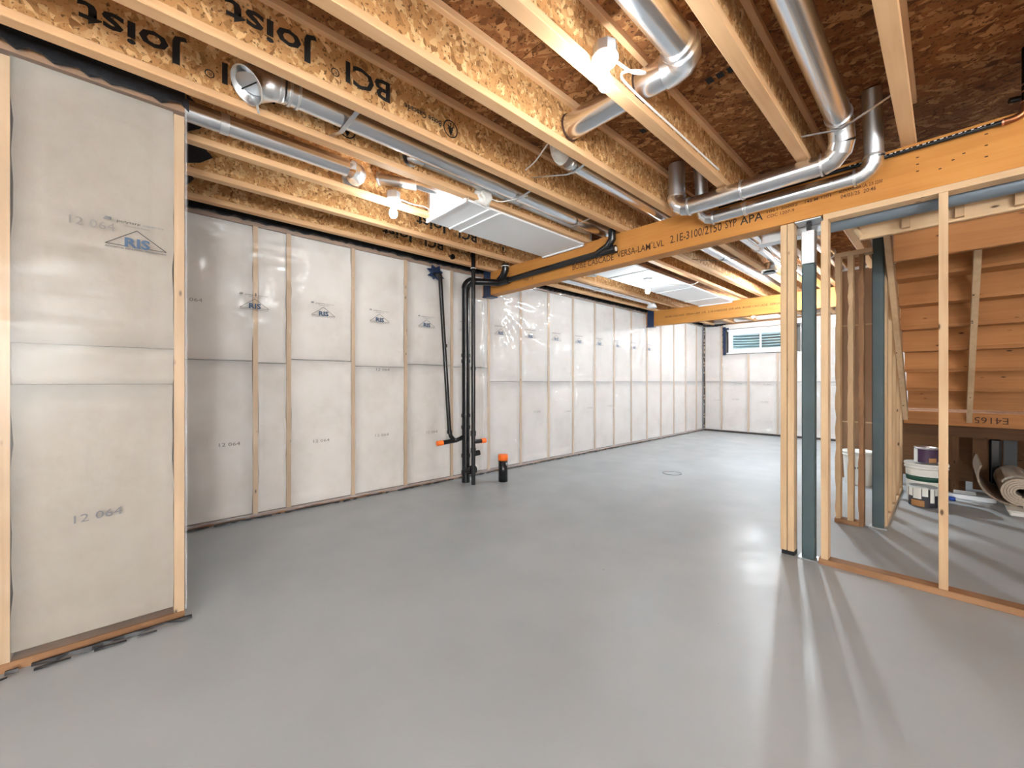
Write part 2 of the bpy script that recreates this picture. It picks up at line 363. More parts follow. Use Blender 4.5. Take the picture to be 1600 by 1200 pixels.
def sheet(name, u0, u1, z0, z1, face, axis, mat, parent, seed, amp=.006, du=.06, fans=()):
    """poly film as a fine grid, slightly wavy, with fans of folds at given (u, z) points; returns the object"""
    nu, nz = int((u1 - u0) / du), int((z1 - z0) / .05); vs_, fs = [], []; r = random.Random(seed); ph = [r.uniform(0, 6.28) for _ in range(8)]
    for j in range(nz + 1):
        for i in range(nu + 1):
            u = u0 + (u1 - u0) * i / nu; z = z0 + (z1 - z0) * j / nz
            d = amp * (math.sin(u * 7.1 + z * 2.3 + ph[0]) * .4 + math.sin(u * 3.3 - z * 4.1 + ph[1]) * .4 + math.sin(u * 11 + z * 7 + ph[2]) * .2)
            d += (0 if mat == 'film_panel' else .006) * math.exp(-((z - 1.2) / .012) ** 2)
            for fu, fz, rad in fans:
                du_, dz_ = u - fu, fz - z; rr = math.hypot(du_, dz_)
                if rr < rad and rr > .03: d += .016 * (1 - rr / rad) * min(1, rr / .25) * math.sin(math.atan2(du_, dz_) * 16 + ph[3])
            vs_.append((d, u, z) if axis == 'x' else (u, -d, z))
    m_ = nu + 1
    for j in range(nz):
        for i in range(nu): q = (j * m_ + i, j * m_ + i + 1, (j + 1) * m_ + i + 1, (j + 1) * m_ + i); fs.append(q)
    return mesh(name, vs_, fs, mat, parent, (face, 0, 0) if axis == 'x' else (0, face, 0), True)
def logo(parent, face, u, z, s, axis='x', full=True, ink='ink_blue', dk='ink_grey'):
    """the printed mark on the poly: roof outline, RIS, a line of small capitals and a product line"""
    if axis == 'x': xd, n_, o = Y, X, lambda a, b_: (face, u + a * s, z + b_ * s)
    else: xd, n_, o = X, -Y, lambda a, b_: (u + a * s, face, z + b_ * s)
    stroke([(-.5 * s, 0), (0, .37 * s), (.5 * s, 0)], .014 * s, 'ink', parent, o(0, 0), xd, Z)
    stroke([(-.5 * s, 0), (-.19 * s, .0)], .012 * s, 'ink', parent, o(0, 0), xd, Z); stroke([(.22 * s, 0), (.5 * s, 0)], .012 * s, 'ink', parent, o(0, 0), xd, Z)
    text('RIS', ink, parent, o(-.2, -.01), xd, Z, .2 * s, .42 * s, bold=.035)
    if full:
        text('RESIDENTIAL INSULATION SPECIALISTS INC', 'ink', parent, o(-.5, -.075), xd, Z, .035 * s, 1.0 * s)
        text('polytarp', 'ink', parent, o(-.32, .5), xd, Z, .055 * s, .38 * s); text('super-six', 'ink_grey', parent, o(.1, .5), xd, Z, .05 * s, .36 * s)
        stroke([(-.2 * s, .44 * s), (.22 * s, .44 * s)], .014 * s, 'ink_faint', parent, o(0, 0), xd, Z)
        stroke([(-.52 * s, .52 * s), (-.42 * s, .52 * s), (-.42 * s, .56 * s), (-.5 * s, .56 * s)], .025 * s, 'ink_grey', parent, o(0, 0), xd, Z)
    else: stroke([(-.5 * s, .5 * s), (.45 * s, .5 * s)], .03 * s, 'ink_grey', parent, o(0, 0), xd, Z)
# ---- long insulated wall on the left
wl = root_struct('wall_left', (XL - .2, 0, 0))
box('concrete_backing', XL - .28, XL - .115, .2, YF + .3, -.02, 2.62, 'concrete', wl)
STUDS = [.82, 1.0865, 1.6885, 2.283, 2.9087] + [3.504 + .598 * k for k in range(12)]
for y in STUDS: box('stud', XL - .1, XL - .012, y - .019, y + .019, .038, 2.575, 'lumber_z', wl)
box('bottom_plate', XL - .1, XL - .01, .2, YF, 0, .038, 'plate_y', wl); box('top_plate', XL - .1, XL - .01, .2, YF, 2.575, 2.613, 'plate_y', wl)
edges = [.22] + STUDS + [YF - .03]
for k in range(len(edges) - 1):
    a, b_ = edges[k] + .021, edges[k + 1] - .021
    if b_ - a < .08: continue
    zs = 1.40 + rnd.uniform(-.04, .04) if a < 3.4 else 1.205
    pillow('insulation_batt', a, b_, .045, zs - .004, XL - .012, .08, 'x', wl, 100 + k); pillow('insulation_batt', a, b_, zs + .004, 2.57, XL - .012, .08, 'x', wl, 200 + k)
f1 = sheet('vapour_barrier', .2, 3.42, .035, 2.615, XL + .006, 'x', 'film', wl, 3, fans=((3.4, 2.3, .9), (1.09, 1.75, .5)))
f2 = sheet('vapour_barrier', 3.38, YF, .03, 2.60, XL + .012, 'x', 'film_far', wl, 4, amp=.011, du=.04, fans=((3.55, 2.32, 1.6), (4.7, 1.5, 1.0), (5.7, 1.3, 1.1), (6.6, 1.6, 1.0), (7.6, 2.3, 1.5), (8.8, 1.7, .9)))
yy = .806
for k in range(13):
    logo(f1 if yy < 3.35 else f2, XL + .026, yy, 1.845 + .0, .218, full=k < 4); yy += .575
for y, z in ((.36, 1.85), (.62, .66), (1.36, .62), (1.98, .62), (2.6, .6), (1.99, 1.32), (4.4, .75), (5.1, .72), (5.7, .75), (6.3, .76)):
    text('12 064', 'ink_faint', wl, (XL + .02, y - .07, z), Y, Z, .03, .15)
# sealant and torn edges along top and bottom
ragged('sealant_bead', (XL + .02, .2, 2.612), (XL + .02, YF, 2.600), Z, .016, .02, .02, X, 'rubber', wl, seed=5)
box('sill_membrane', XL - .1, XL - .02, .2, YF, 2.613, 2.90, 'dark', wl)
ragged('sealant_bead', (XL + .02, .2, .012), (XL + .02, YF, .012), Z, .005, .012, .012, X, 'rubber', wl, seed=6, gap=.25)
ragged('poly_hem', (XL + .015, .2, .035), (XL + .015, YF, .035), Z, .01, .025, .014, X, 'film_far', wl, seed=8)
# short wall end in the foreground
XP = -2.65
wp = root_struct('wall_left_front', (XP - .2, 0, 0))
box('backing', XP - .2, XP - .115, -3.3, .2, 0, 2.6, 'concrete', wp); box('return_face', XL - .3, XP - .115, .1, .2, 0, 2.88, 'concrete', wp)
pst = [.188, -.378, -.98, -1.58, -2.18, -2.78]
for y in pst: box('stud', XP - .1, XP - .012, y - .02, y + .02, .038, 2.55, 'lumber_z', wp)
box('bottom_plate', XP - .1, XP - .008, -3.3, .21, 0, .038, 'plate_y', wp); box('top_plate', XP - .1, XP - .008, -3.3, .21, 2.57, 2.61, 'plate_y', wp)
for k in range(5):
    a, b_ = pst[k + 1] + .023, pst[k] - .023
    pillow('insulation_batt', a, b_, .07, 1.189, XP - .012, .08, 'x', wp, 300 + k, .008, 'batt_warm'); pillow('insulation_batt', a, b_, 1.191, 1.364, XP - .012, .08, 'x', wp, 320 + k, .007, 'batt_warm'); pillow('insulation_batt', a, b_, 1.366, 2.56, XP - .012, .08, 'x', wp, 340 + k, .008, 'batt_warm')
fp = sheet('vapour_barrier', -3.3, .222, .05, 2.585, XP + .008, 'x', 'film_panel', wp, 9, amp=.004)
box('folded_film_edge', XP - .1, XP + .006, .212, .216, .05, 2.58, 'film_far', wp)
logo(fp, XP + .016, .03, 1.838, .213)
text('12 064', 'ink_grey', wp, (XP + .014, -.175, .575), (Y + Z * .08).normalized(), Z, .036, .155)
text('12 064', 'ink_faint', wp, (XP + .014, -.19, 1.9), (Y - Z * .02).normalized(), Z, .036, .145)
ragged('sealant_bead', (XP + .012, -3.3, 2.6), (XP + .012, .225, 2.6), Z, .03, .035, .012, X, 'rubber', wp, seed=15)
ragged('sealant_bead', (XP + .02, -3.3, .016), (XP + .02, .235, .016), Z, .006, .014, .016, X, 'rubber', wp, seed=16, gap=.1)
ragged('sealant_bead', (XP + .05, -3.3, .008), (XP + .05, .1, .008), Z, .002, .006, .01, X, 'rubber', wp, seed=17, gap=.35)
box('sill_membrane', XP - .11, XP - .0, -3.3, .21, 2.612, 2.89, 'rubber', wp)
# ---- far wall with the window
wf = root_struct('wall_far', (0, YF + .2, 0))
WX0, WX1, WZ0, WZ1 = -3.60, -2.26, 1.90, 2.40
for a in ((-4.45, WX0, 0, 2.62), (WX1, 3.3, 0, 2.62), (WX0, WX1, 0, WZ0), (WX0, WX1, WZ1, 2.62)):
    box('concrete_backing', a[0], a[1], YF + .13, YF + .3, a[2], a[3], 'concrete', wf)
fst = [-4.15, -3.755, -3.165, -2.576, -1.98, -1.38, -.78, -.18, .42, 1.02, 1.62, 2.22, 2.82]
for x in fst:
    box('stud', x - .019, x + .019, YF + .012, YF + .1, .038, (WZ0 - .04) if WX0 < x < WX1 else 2.57, 'lumber_z', wf)
box('bottom_plate', XL, 3.3, YF + .01, YF + .1, 0, .038, 'plate_x', wf); box('top_plate', XL, 3.3, YF + .01, YF + .1, 2.57, 2.61, 'plate_x', wf)
for k in range(len(fst) - 1):
    a, b_ = fst[k] + .021, fst[k + 1] - .021; mid = (a + b_) / 2; win = WX0 - .1 < mid < WX1
    pillow('insulation_batt', a, b_, .045, 1.20, YF + .012, .08, 'y', wf, 400 + k)
    pillow('insulation_batt', a, b_, 1.208, (WZ0 - .045) if win else 2.56, YF + .012, .08, 'y', wf, 430 + k)
sheet('vapour_barrier', XL + .01, WX0 - .12, .03, 2.585, YF - .006, 'y', 'film_far', wf, 21); sheet('vapour_barrier', WX0 - .12, WX1 + .1, .03, WZ0 - .04, YF - .006, 'y', 'film_far', wf, 22)
sheet('vapour_barrier', WX1 + .1, 3.3, .03, 2.585, YF - .006, 'y', 'film_far', wf, 23)
box('rim_insulation', XL, 3.3, YF - .06, YF + .13, 2.612, 2.88, 'batt', wf); box('header_insulation', WX0 - .1, 3.3, YF - .02, YF + .1, WZ1 + .06, 2.57, 'batt', wf)
ragged('sealant_bead', (XL, YF - .012, .015), (3.3, YF - .012, .015), Z, .02, .015, .014, -Y, 'rubber', wf, seed=25)
ragged('sealant_bead', (XL, YF - .012, 2.59), (-3.65, YF - .012, 2.57), Z, .03, .03, .02, -Y, 'rubber', wf, seed=26)
ragged('corner_sealant', (XL + .022, YF - .014, .03), (XL + .022, YF - .014, 2.55), X, .012, .02, .012, -Y, 'rubber', wf, seed=27, gap=.3)
for k, x in enumerate((-3.92, -3.45, -2.9, -3.5, -2.85)): text('12 064', 'ink_faint', wf, (x, YF - .02, (.75, 1.15, .74, .78, 1.13)[k]), X, Z, .03, .15)
wn = root_struct('window_1', ((WX0 + WX1) / 2, YF, WZ0))
def wframe(nm, x0, x1, z0, z1, t, y0, y1, mat, par):
    box(nm, x0, x0 + t, y0, y1, z0, z1, mat, par, .004); box(nm, x1 - t, x1, y0, y1, z0, z1, mat, par, .004)
    box(nm, x0 + t, x1 - t, y0, y1, z0, z0 + t, mat, par, .004); box(nm, x0 + t, x1 - t, y0, y1, z1 - t, z1, mat, par, .004)
wframe('window_frame', WX0, WX1, WZ0, WZ1, .055, YF + .02, YF + .12, 'vinyl', wn)
MX = -2.93; wframe('sash', WX0 + .055, MX + .02, WZ0 + .055, WZ1 - .055, .03, YF + .05, YF + .09, 'vinyl', wn); wframe('sash', MX - .02, WX1 - .055, WZ0 + .055, WZ1 - .055, .03, YF + .065, YF + .1, 'vinyl', wn)
box('pane', WX0 + .085, MX - .01, YF + .07, YF + .074, WZ0 + .085, WZ1 - .085, 'pane_glass', wn); box('pane', MX + .01, WX1 - .085, YF + .08, YF + .084, WZ0 + .085, WZ1 - .085, 'pane_glass', wn)
box('sill', WX0 - .03, WX1 + .03, YF - .03, YF + .02, WZ0 - .03, WZ0, 'vinyl', wn, .004); box('head_trim', WX0 - .02, WX1 + .03, YF - .015, YF + .02, WZ1, WZ1 + .05, 'vinyl', wn, .004)
ragged('sealing_tape', (WX0 - .10, YF - .018, WZ0 - .06), (WX0 - .10, YF - .018, WZ1 + .12), X, .055, .02, .012, -Y, 'blue_seal', wn, seed=31)
ragged('sealing_tape', (WX0 - .05, YF - .02, WZ1 + .06), (WX0 + .03, YF - .02, WZ1 + .06), Z, .03, .02, .012, -Y, 'blue_seal', wn, seed=32)
# corrugated steel well outside the window
vs_, fs = [], []; nz = 80
for j in range(nz + 1):
    z = 1.55 + j * .0125; rr = .86 + .018 * math.sin(z * 2 * math.pi / .066)
    for i in range(25): t = math.pi * i / 24; vs_.append((-2.93 + rr * math.cos(t), YF + .3 + rr * .62 * math.sin(t), z))
for j in range(nz):
    for i in range(24): fs.append((j * 25 + i + 1, j * 25 + i, (j + 1) * 25 + i, (j + 1) * 25 + i + 1))
well = mesh('window_well', vs_, fs, 'well_metal', None, (0, 0, 0), True); tag(well, 'corrugated galvanized window well outside the basement window', 'window well')
md = well.modifiers.new('thick', 'SOLIDIFY'); md.thickness = .004
tag(box('gravel_bed', -3.9, -1.95, YF + .31, YF + .9, 1.5, 1.56, 'concrete'), 'grey gravel bed at the bottom of the window well', 'gravel')
# ---- walls outside the picture that close the room
struct(box('wall_back', -4.45, 3.3, -3.42, -3.3, 0, ZD, 'batt')); struct(box('wall_right', 3.3, 3.42, -3.3, 10.9, 0, ZD, 'batt'))
struct(box('wall_left_outer', -4.6, -4.45, -3.3, 10.9, 0, ZD, 'concrete')); struct(box('wall_far_outer', -4.45, 3.3, 10.78, 10.9, 2.62, ZD, 'concrete'))
# ================================================================ JOISTS
FW, FT, WT = .066, .038, .011
def joist(label, xl, y0, y1, sec, group=None):
    j = thing('i_joist', label, 'joist', (xl + FW / 2, y0, ZJ), group)
    box('bottom_flange', xl, xl + FW, y0, y1, ZJ, ZJ + FT, 'flange_y', j, .003); box('top_flange', xl, xl + FW, y0, y1, ZD - FT, ZD - .001, 'flange_y', j, .003)
    c = xl + FW / 2; box('web', c - WT / 2, c + WT / 2, y0, y1, ZJ + FT, ZD - FT, 'osb_web', j); return j
BY0, BY1 = 3.33, 3.463; B2Y0, B2Y1 = 7.5, 7.633
names = {-3.95: 'first', -3.49: 'second', -3.03: 'third', -2.51: 'fourth', -2.08: 'fifth', -1.595: 'sixth', -1.13: 'seventh', -.655: 'eighth', -.19: 'ninth', .28: 'tenth', .76: 'eleventh', 1.24: 'twelfth', 1.72: 'thirteenth', 2.2: 'fourteenth', 2.68: 'fifteenth'}
J = {}
for x, nme in names.items():
    y0 = .24 if x < -2.6 else -3.3
    J[x] = joist('wooden I-joist over the front room, %s joist from the long plastic-covered wall' % nme, x, y0, BY1 - .06, 1)
XS2 = [(-3.95, 'first'), (-3.49, 'second'), (-3.03, 'third'), (-2.37, 'fourth'), (-2.09, 'fifth'), (-1.6, 'sixth'), (-1.13, 'seventh'), (-.655, 'eighth')]
for x, nme in XS2: joist('wooden I-joist between the two beams, %s joist from the plastic-covered wall' % nme, x, BY1 - .055, B2Y1 - .06, 2)
for x, nme in XS2: joist('wooden I-joist behind the far beam, %s joist from the plastic-covered wall' % nme, x, B2Y1 - .055, YF - .07, 3)
def web_text(j, x, body, y_right, h, zc, wdt):  # lettering upside down on the side of the web that faces the room
    text(body, 'ink', j, (x + FW / 2 + WT / 2 + .001, y_right, zc + h / 2), -Y, -Z, h, wdt, bold=.022)
ZC = (ZJ + ZD) / 2
def bci(xx, yB, tree, s=1.0):
    j = J[xx]; web_text(j, xx, 'BCI', yB, .105, ZC, .235); web_text(j, xx, 'Joist', yB - .37, .105, ZC, .36)
    f_ = xx + FW / 2 + WT / 2 + .001
    stroke([(.018 * math.cos(i * .524), .018 * math.sin(i * .524)) for i in range(12)], .005, 'ink', j, (f_, yB - .285, ZC - .03), -Y, -Z, 'printed_mark', True)
    text('R', 'ink', j, (f_, yB - .277, ZC - .022), -Y, -Z, .018)
    if tree:
        emblem('ink', j, (f_, tree, ZC - .02), -Y, -Z, .048); web_text(j, xx, 'Boise Cascade', tree - .065, .032, ZC - .02, .24)
bci(-2.08, 1.02, 1.41); bci(-2.51, .575, .96); bci(-3.49, 2.72, 3.1); bci(-3.95, 2.6, 3.0)
for xx, yt in ((-3.03, .34), (-3.49, .42), (-3.95, .36)):  # shade as geometry: black leaf patches stand in for the wall end's shadow
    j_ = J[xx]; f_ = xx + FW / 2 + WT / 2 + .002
    mesh('shade_patch', [(0, 0, -.10), (0, (yt - .24) * .6, -.06), (0, yt - .24, 0), (0, (yt - .24) * .6, .07), (0, 0, .11), (.006, 0, -.10), (.006, (yt - .24) * .6, -.06), (.006, yt - .24, 0), (.006, (yt - .24) * .6, .07), (.006, 0, .11)], [(5, 6, 7, 8, 9), (0, 1, 6, 5), (1, 2, 7, 6), (2, 3, 8, 7), (3, 4, 9, 8)], 'rubber', j_, (f_, .245, ZC))
for (x0, y0, n_) in ((-.93, 2.35, 5), (-.38, 1.95, 4), (-1.42, 2.5, 3), (-.05, 2.0, 3)):      # block stamps on the deck
    for k in range(n_):
        box('stamp', x0 + k * .055, x0 + k * .055 + .035, y0, y0 + .05, ZD - .0006, ZD - .0001, 'ink', cl)
# ================================================================ BEAMS
def lvl_beam(label, x0, x1, y0, y1):
    b_ = thing('laminated_beam', label, 'beam', (x0, y0, 2.3))
    t = (y1 - y0) / 3
    for k in range(3): box('ply', x0, x1, y0 + k * t, y0 + (k + 1) * t - .001, 2.30, ZJ - .001, 'lvl_x', b_, .002)
    return b_
B1 = lvl_beam('orange laminated beam with large black VERSA-LAM lettering carrying the front joists', -4.1, 2.6, BY0, BY1)
B2 = lvl_beam('farther orange laminated beam hung near the basement window', -4.1, 2.6, B2Y0, B2Y1)
yf = BY0 - .0012
def bt(body, x0, x1, z, h, dz=0, mat='ink_brown'): text(body, mat, B1, (x0, yf, z), (X + Z * dz).normalized(), Z, h, x1 - x0, bold=.008)
bt('BOISE CASCADE', -2.64, -2.15, 2.350, .058); bt('VERSA-LAM', -2.115, -1.78, 2.360, .060); bt('\u00ae', -1.775, -1.757, 2.405, .02); bt('LVL', -1.75, -1.655, 2.362, .055)
bt('2.1E-3100/2150', -1.60, -1.19, 2.368, .066); bt('SYP', -1.165, -1.085, 2.374, .06); bt('APA', -1.06, -.91, 2.370, .06, mat='ink')
bt('CDC 1207-9', -.885, -.72, 2.37, .022); bt('1061 20002', -.885, -.70, 2.405, .018); bt('142 M-1201', -.66, -.52, 2.405, .018)
bt('ALEXANDRIA LA, 2.0 2200', -.48, -.27, 2.41, .02); bt('04/03/25  20:46', -.47, -.30, 2.375, .024); bt('THK - 2', -3.35, -3.2, 2.36, .025)
text('BOISE CASCADE  VERSA-LAM  LVL  2.1E-3100/2150  SYP APA  BOISE CASCADE  VERSA-LAM', 'ink', B2, (-3.7, B2Y0 - .0012, 2.43), X, Z, .035, 2.0)
for x, z in ((-.12, 2.50), (-.12, 2.46), (-.12, 2.42), (.14, 2.52), (.14, 2.46), (.14, 2.40), (0.02, 2.43), (-.03, 2.40), (.06, 2.45)):
    box('nail_mark', x - .006, x + .006, yf - .0004, yf + .001, z - .003, z + .003, 'ink_brown', B1)
def beam_tape(b_, yA, yB, lab):
    ragged('sealing_tape', (-4.07, yA - .006, 2.29), (-3.93, yA - .006, 2.29), Z, .33, .02, .006, -Y, 'blue_seal', b_, seed=int(yA * 10)); box('sealing_tape', -4.1, -3.96, yA - .008, yB + .004, 2.284, 2.298, 'blue_seal', b_)
beam_tape(B1, BY0, BY1, ''); beam_tape(B2, B2Y0, B2Y1, '')
# ================================================================ LIGHTS (the room's own bulbs, plus added fill lamps out of view)
def lampholder(label, x, y, z, watts):
    t = thing('ceiling_lampholder', label, 'lamp', (x, y, z))
    lathe('junction_box', [(.048, .0), (.052, .002), (.052, .05), (.046, .055)], 'galv_dull', t, (x, y, z), 8, smooth=False)
    lathe('lamp_base', [(.03, -.03), (.05, -.022), (.058, -.008), (.058, .0), (.03, .001)], 'porcelain', t, (x, y, z))
    lathe('socket', [(.02, -.055), (.024, -.05), (.026, -.03), (.026, -.028)], 'porcelain', t, (x, y, z))
    b_ = lathe('bulb', [(.006, -.145), (.018, -.14), (.027, -.128), (.0305, -.112), (.029, -.096), (.022, -.078), (.016, -.064), (.014, -.055)], 'bulb_glow', t, (x, y, z))
    ld = bpy.data.lights.new('bulb_light', 'POINT'); ld.energy = watts; ld.color = (.82, .925, 1.0); ld.shadow_soft_size = .034
    lo = bpy.data.objects.new('bulb_light', ld); COL.objects.link(lo); lo.parent = t; lo.location = (0, 0, -.112); return t
lampholder('lit bulb in porcelain lampholder with white cable loop beside round crossing duct', -1.012, 1.50, 2.60, 20)
lampholder('lit bulb in porcelain lampholder next to the white boxed duct end', -2.905, 1.48, 2.60, 18)
lampholder('lit bulb in lampholder under the white flat duct between the two beams', -2.71, 5.0, 2.51, 42)
lampholder('lit bulb in lampholder hidden behind the paired studs', -1.485, 6.6, 2.60, 260)
lampholder('added unseen fill bulb in lampholder on the ceiling past the far beam toward the plastic-covered wall', -2.6, 8.9, 2.60, 200)  # added bulb out of view, brightens the far wall
lampholder('added unseen fill bulb in lampholder on the ceiling past the far beam beyond the brown wall', -.4, 8.9, 2.60, 130)  # added bulb out of view, lifts the light past the far beam
lampholder('added unseen fill bulb in lampholder on the ceiling behind the viewer near the short wall', -1.3, -1.5, 2.60, 22)  # added bulb behind the camera, fills the front room
lampholder('added unseen fill bulb in lampholder on the ceiling behind the viewer in mid room', .6, -1.9, 2.60, 110)  # added bulb behind the camera, brightens the beam front
lampholder('added unseen fill bulb in lampholder over the front right corner of the room', 2.2, -.8, 2.60, 50)  # added bulb out of view, fills from the right
def fill_light(label, x, y, h, watts):  # added fill lamp on a stand, out of view, to brighten walls and joists
    t = thing('fill_light', label, 'fill light', (x, y, 0)); tube('fill_mast', [(x, y, .25), (x, y, h - .12)], .015, 'abs', t, 12)
    for k in range(3): a_ = k * 2.094; tube('leg', [(x, y, .4), (x + .4 * math.cos(a_), y + .4 * math.sin(a_), 0.01)], .012, 'orange', t, 10)
    lathe('fill_globe', [(.02, -.14), (.1, -.1), (.14, 0), (.1, .1), (.02, .14)], 'bulb_glow', t, (x, y, h))
    ld = bpy.data.lights.new('fill_lamp', 'POINT'); ld.energy = watts; ld.color = (.82, .925, 1.0); ld.shadow_soft_size = .16
    lo = bpy.data.objects.new('fill_lamp', ld); COL.objects.link(lo); lo.parent = t; lo.location = (0, 0, h)
fill_light('added unseen fill lamp with tripod and round globe at the right side of the room beside the viewer', 2.75, -1.0, 1.45, 150)
fill_light('added unseen fill lamp with tripod and round globe behind the viewer by the back wall', 2.3, -2.7, 1.2, 70)
cable('white cable looping from the lampholder and running along the joist edge', [(-.99, 1.56, 2.6), (-.96, 1.64, 2.58), (-.945, 1.72, 2.61), (-.98, 1.70, 2.63), (-1.03, 1.66, 2.62), (-1.058, 1.8, 2.632), (-1.058, 2.3, 2.632), (-1.058, 2.9, 2.632)], .006)
cable('white cable from the lampholder beside the white boxed duct', [(-2.87, 1.53, 2.6), (-2.85, 1.6, 2.585), (-2.86, 1.68, 2.595), (-2.92, 1.75, 2.63), (-2.955, 1.82, 2.64)], .005)
cable('white cable drooping from lampholder below the white flat duct', [(-2.66, 5.05, 2.52), (-2.58, 5.15, 2.50), (-2.46, 5.35, 2.49), (-2.38, 5.6, 2.53), (-2.365, 5.75, 2.585)], .006)
cable('thin cable swagging between joists above the taped duct end', [(-2.05, 2.05, 2.70), (-1.9, 2.0, 2.69), (-1.75, 1.97, 2.74), (-1.62, 1.95, 2.76)], .005)
# ================================================================ DUCTS
def dthing(label, loc, cat='duct', name='round_duct'): return thing(name, label, cat, loc)
def collar(par, p, d, r, mat='galv_bright', w=.006):
    p, d = Vector(p), Vector(d).normalized(); return tube('collar', [p - d * w, p + d * w], r, mat, par, 24)
def strap(par, pts, wd=.025, mat='strap_metal', nrm=(0, 1, 0)):
    P = [Vector(p) for p in pts]; n_ = Vector(nrm).normalized(); vs_, fs = [], []
    for i, p in enumerate(P):
        d = (P[min(i + 1, len(P) - 1)] - P[max(i - 1, 0)]).normalized(); th = d.cross(n_).normalized() * .0012
        vs_ += [p - P[0] - n_ * wd / 2 - th, p - P[0] + n_ * wd / 2 - th, p - P[0] + n_ * wd / 2 + th, p - P[0] - n_ * wd / 2 + th]
    for i in range(len(P) - 1):
        for k in range(4): a, b_ = 4 * i + k, 4 * i + (k + 1) % 4; fs.append((a, b_, b_ + 4, a + 4))
    k = 4 * (len(P) - 1); fs += [(3, 2, 1, 0), (k, k + 1, k + 2, k + 3)]
    return mesh('strap', vs_, fs, mat, par, P[0])
# D1 long duct with an open damper collar
d = dthing('long round duct along the ceiling with open flared end and damper blade', (-2.31, .45, 2.70))
x1, z1, r1 = -2.31, 2.685, .062
tube('pipe', [(x1, .58, z1), (x1, 3.5, z1)], r1, 'galv', d, 28); 
for y in (.56, .60, .64): collar(d, (x1, y, z1), Y, r1 + .006)
nrm = Vector((.30, -.70, -.65)).normalized(); c0 = Vector((x1, .58, z1)); c1 = Vector((-2.36, .425, 2.66))
tube('open_collar', [c0, c0 + Vector((-.008, -.05, 0)), c1 - nrm * .05, c1], .07, 'galv_bright', d, 32, caps=False, radii=[.063, .066, .08, .084]).modifiers.new('t', 'SOLIDIFY').thickness = .002
a_, b_ = frame_for(nrm); lip = [c1 + v for v in ringpts(Vector(), a_, b_, .084, 40)]; tube('rim', lip + [lip[0]], .003, 'galv_bright', d, 6, False)
bl = c1 - nrm * .035; bd = (b_ * .75 + nrm * .6).normalized()
mesh('damper_blade', [a_ * (.07 * math.cos(t)) + bd * (.07 * math.sin(t)) for t in [i * math.pi / 12 for i in range(24)]], [tuple(range(24))], 'galv_dull', d, bl)
tube('damper_rod', [bl - a_ * .08, bl + a_ * .08], .004, 'abs', d, 8); tube('damper_handle', [c1 - b_ * .08, c1 - b_ * .115 + a_ * .02], .006, 'galv_bright', d, 8)
strap(d, [(-2.475, .86, 2.64), (-2.36, .88, 2.618), (-2.28, .88, 2.618), (-2.06, .9, 2.66)]); strap(d, [(-2.44, 2.2, 2.65), (-2.36, 2.2, 2.618), (-2.27, 2.2, 2.618), (-2.05, 2.22, 2.66)], .02); strap(d, [(-2.44, 2.95, 2.65), (-2.36, 2.95, 2.618), (-2.27, 2.95, 2.618), (-2.05, 2.97, 2.66)], .02)
# D2 second duct in the same bay with an elbow
d = dthing('round duct with segmented elbow running beside the long duct above the boxed duct', (-2.42, 1.4, 2.7))
x2, z2, r2 = -2.425, 2.69, .042
e = bend((-2.5, 1.38, 2.70), (x2, 1.38, 2.70), (x2, 1.7, 2.70), .07, 4)
tube('elbow', [(-2.478, 1.38, 2.70)] + e, r2 + .004, 'galv', d, 24, gores=True, caps=False); collar(d, (-2.476, 1.38, 2.70), X, .056)
tube('pipe', [e[-1], (x2, 2.95, z2), (x2, 3.28, z2)], r2, 'galv_dull', d, 24); strap(d, [(-2.44, 2.36, 2.64), (-2.38, 2.37, 2.646), (-2.28, 2.38, 2.64)], .02)
sl = thing('duct_sealant_lump', 'lumpy white sealant blob between the duct and the boxed duct', 'sealant', (-2.46, 1.98, 2.62))
bm = bmesh.new(); bmesh.ops.create_icosphere(bm, subdivisions=3, radius=.06)
for v in bm.verts: v.co *= 1 + .25 * math.sin(v.co.x * 70) * math.cos(v.co.y * 60) + rnd.uniform(-.06, .06); v.co.y *= 1.3
me = bpy.data.meshes.new('lump'); bm.to_mesh(me); bm.free(); link('lump', me, 'seal_white', sl, (-2.45, 2.0, 2.625))
cable('thin white wire leaving the sealant blob', [(-2.44, 2.06, 2.63), (-2.38, 2.10, 2.60), (-2.32, 2.16, 2.61), (-2.22, 2.25, 2.64)], .004)
# D3 duct near the front wall end
d = dthing('round duct with white sheen starting above the short wall and ending in an elbow', (-2.86, .25, 2.69))
x3, z3, r3 = -2.83, 2.675, .055
tube('pipe', [(x3, .22, z3), (x3, 1.10, z3)], r3, 'galv', d, 28); collar(d, (x3, .40, z3), Y, r3 + .002, w=.02)
e = bend((x3, 1.08, z3), (x3, 1.19, z3), (x3 - .2, 1.19, z3), .06, 4); tube('elbow', e + [(x3 - .1, 1.19, z3)], r3 + .004, 'galv_bright', d, 26, gores=True, caps=False); collar(d, (-2.985, 1.19, z3), X, r3 + .012)
# D4 small branch into boxed duct
d = dthing('short angled duct stub joining the white boxed duct', (-2.95, 1.5, 2.74))
tube('stub', [(-2.98, 1.40, 2.755), (-2.86, 1.52, 2.725), (-2.80, 1.62, 2.715)], .04, 'galv_bright', d, 22, gores=True); collar(d, (-2.98, 1.40, 2.755), (1, 1, 0), .05)
tube('run', [(-2.80, 1.60, 2.72), (-2.78, 1.84, 2.72)], .036, 'galv', d, 20)
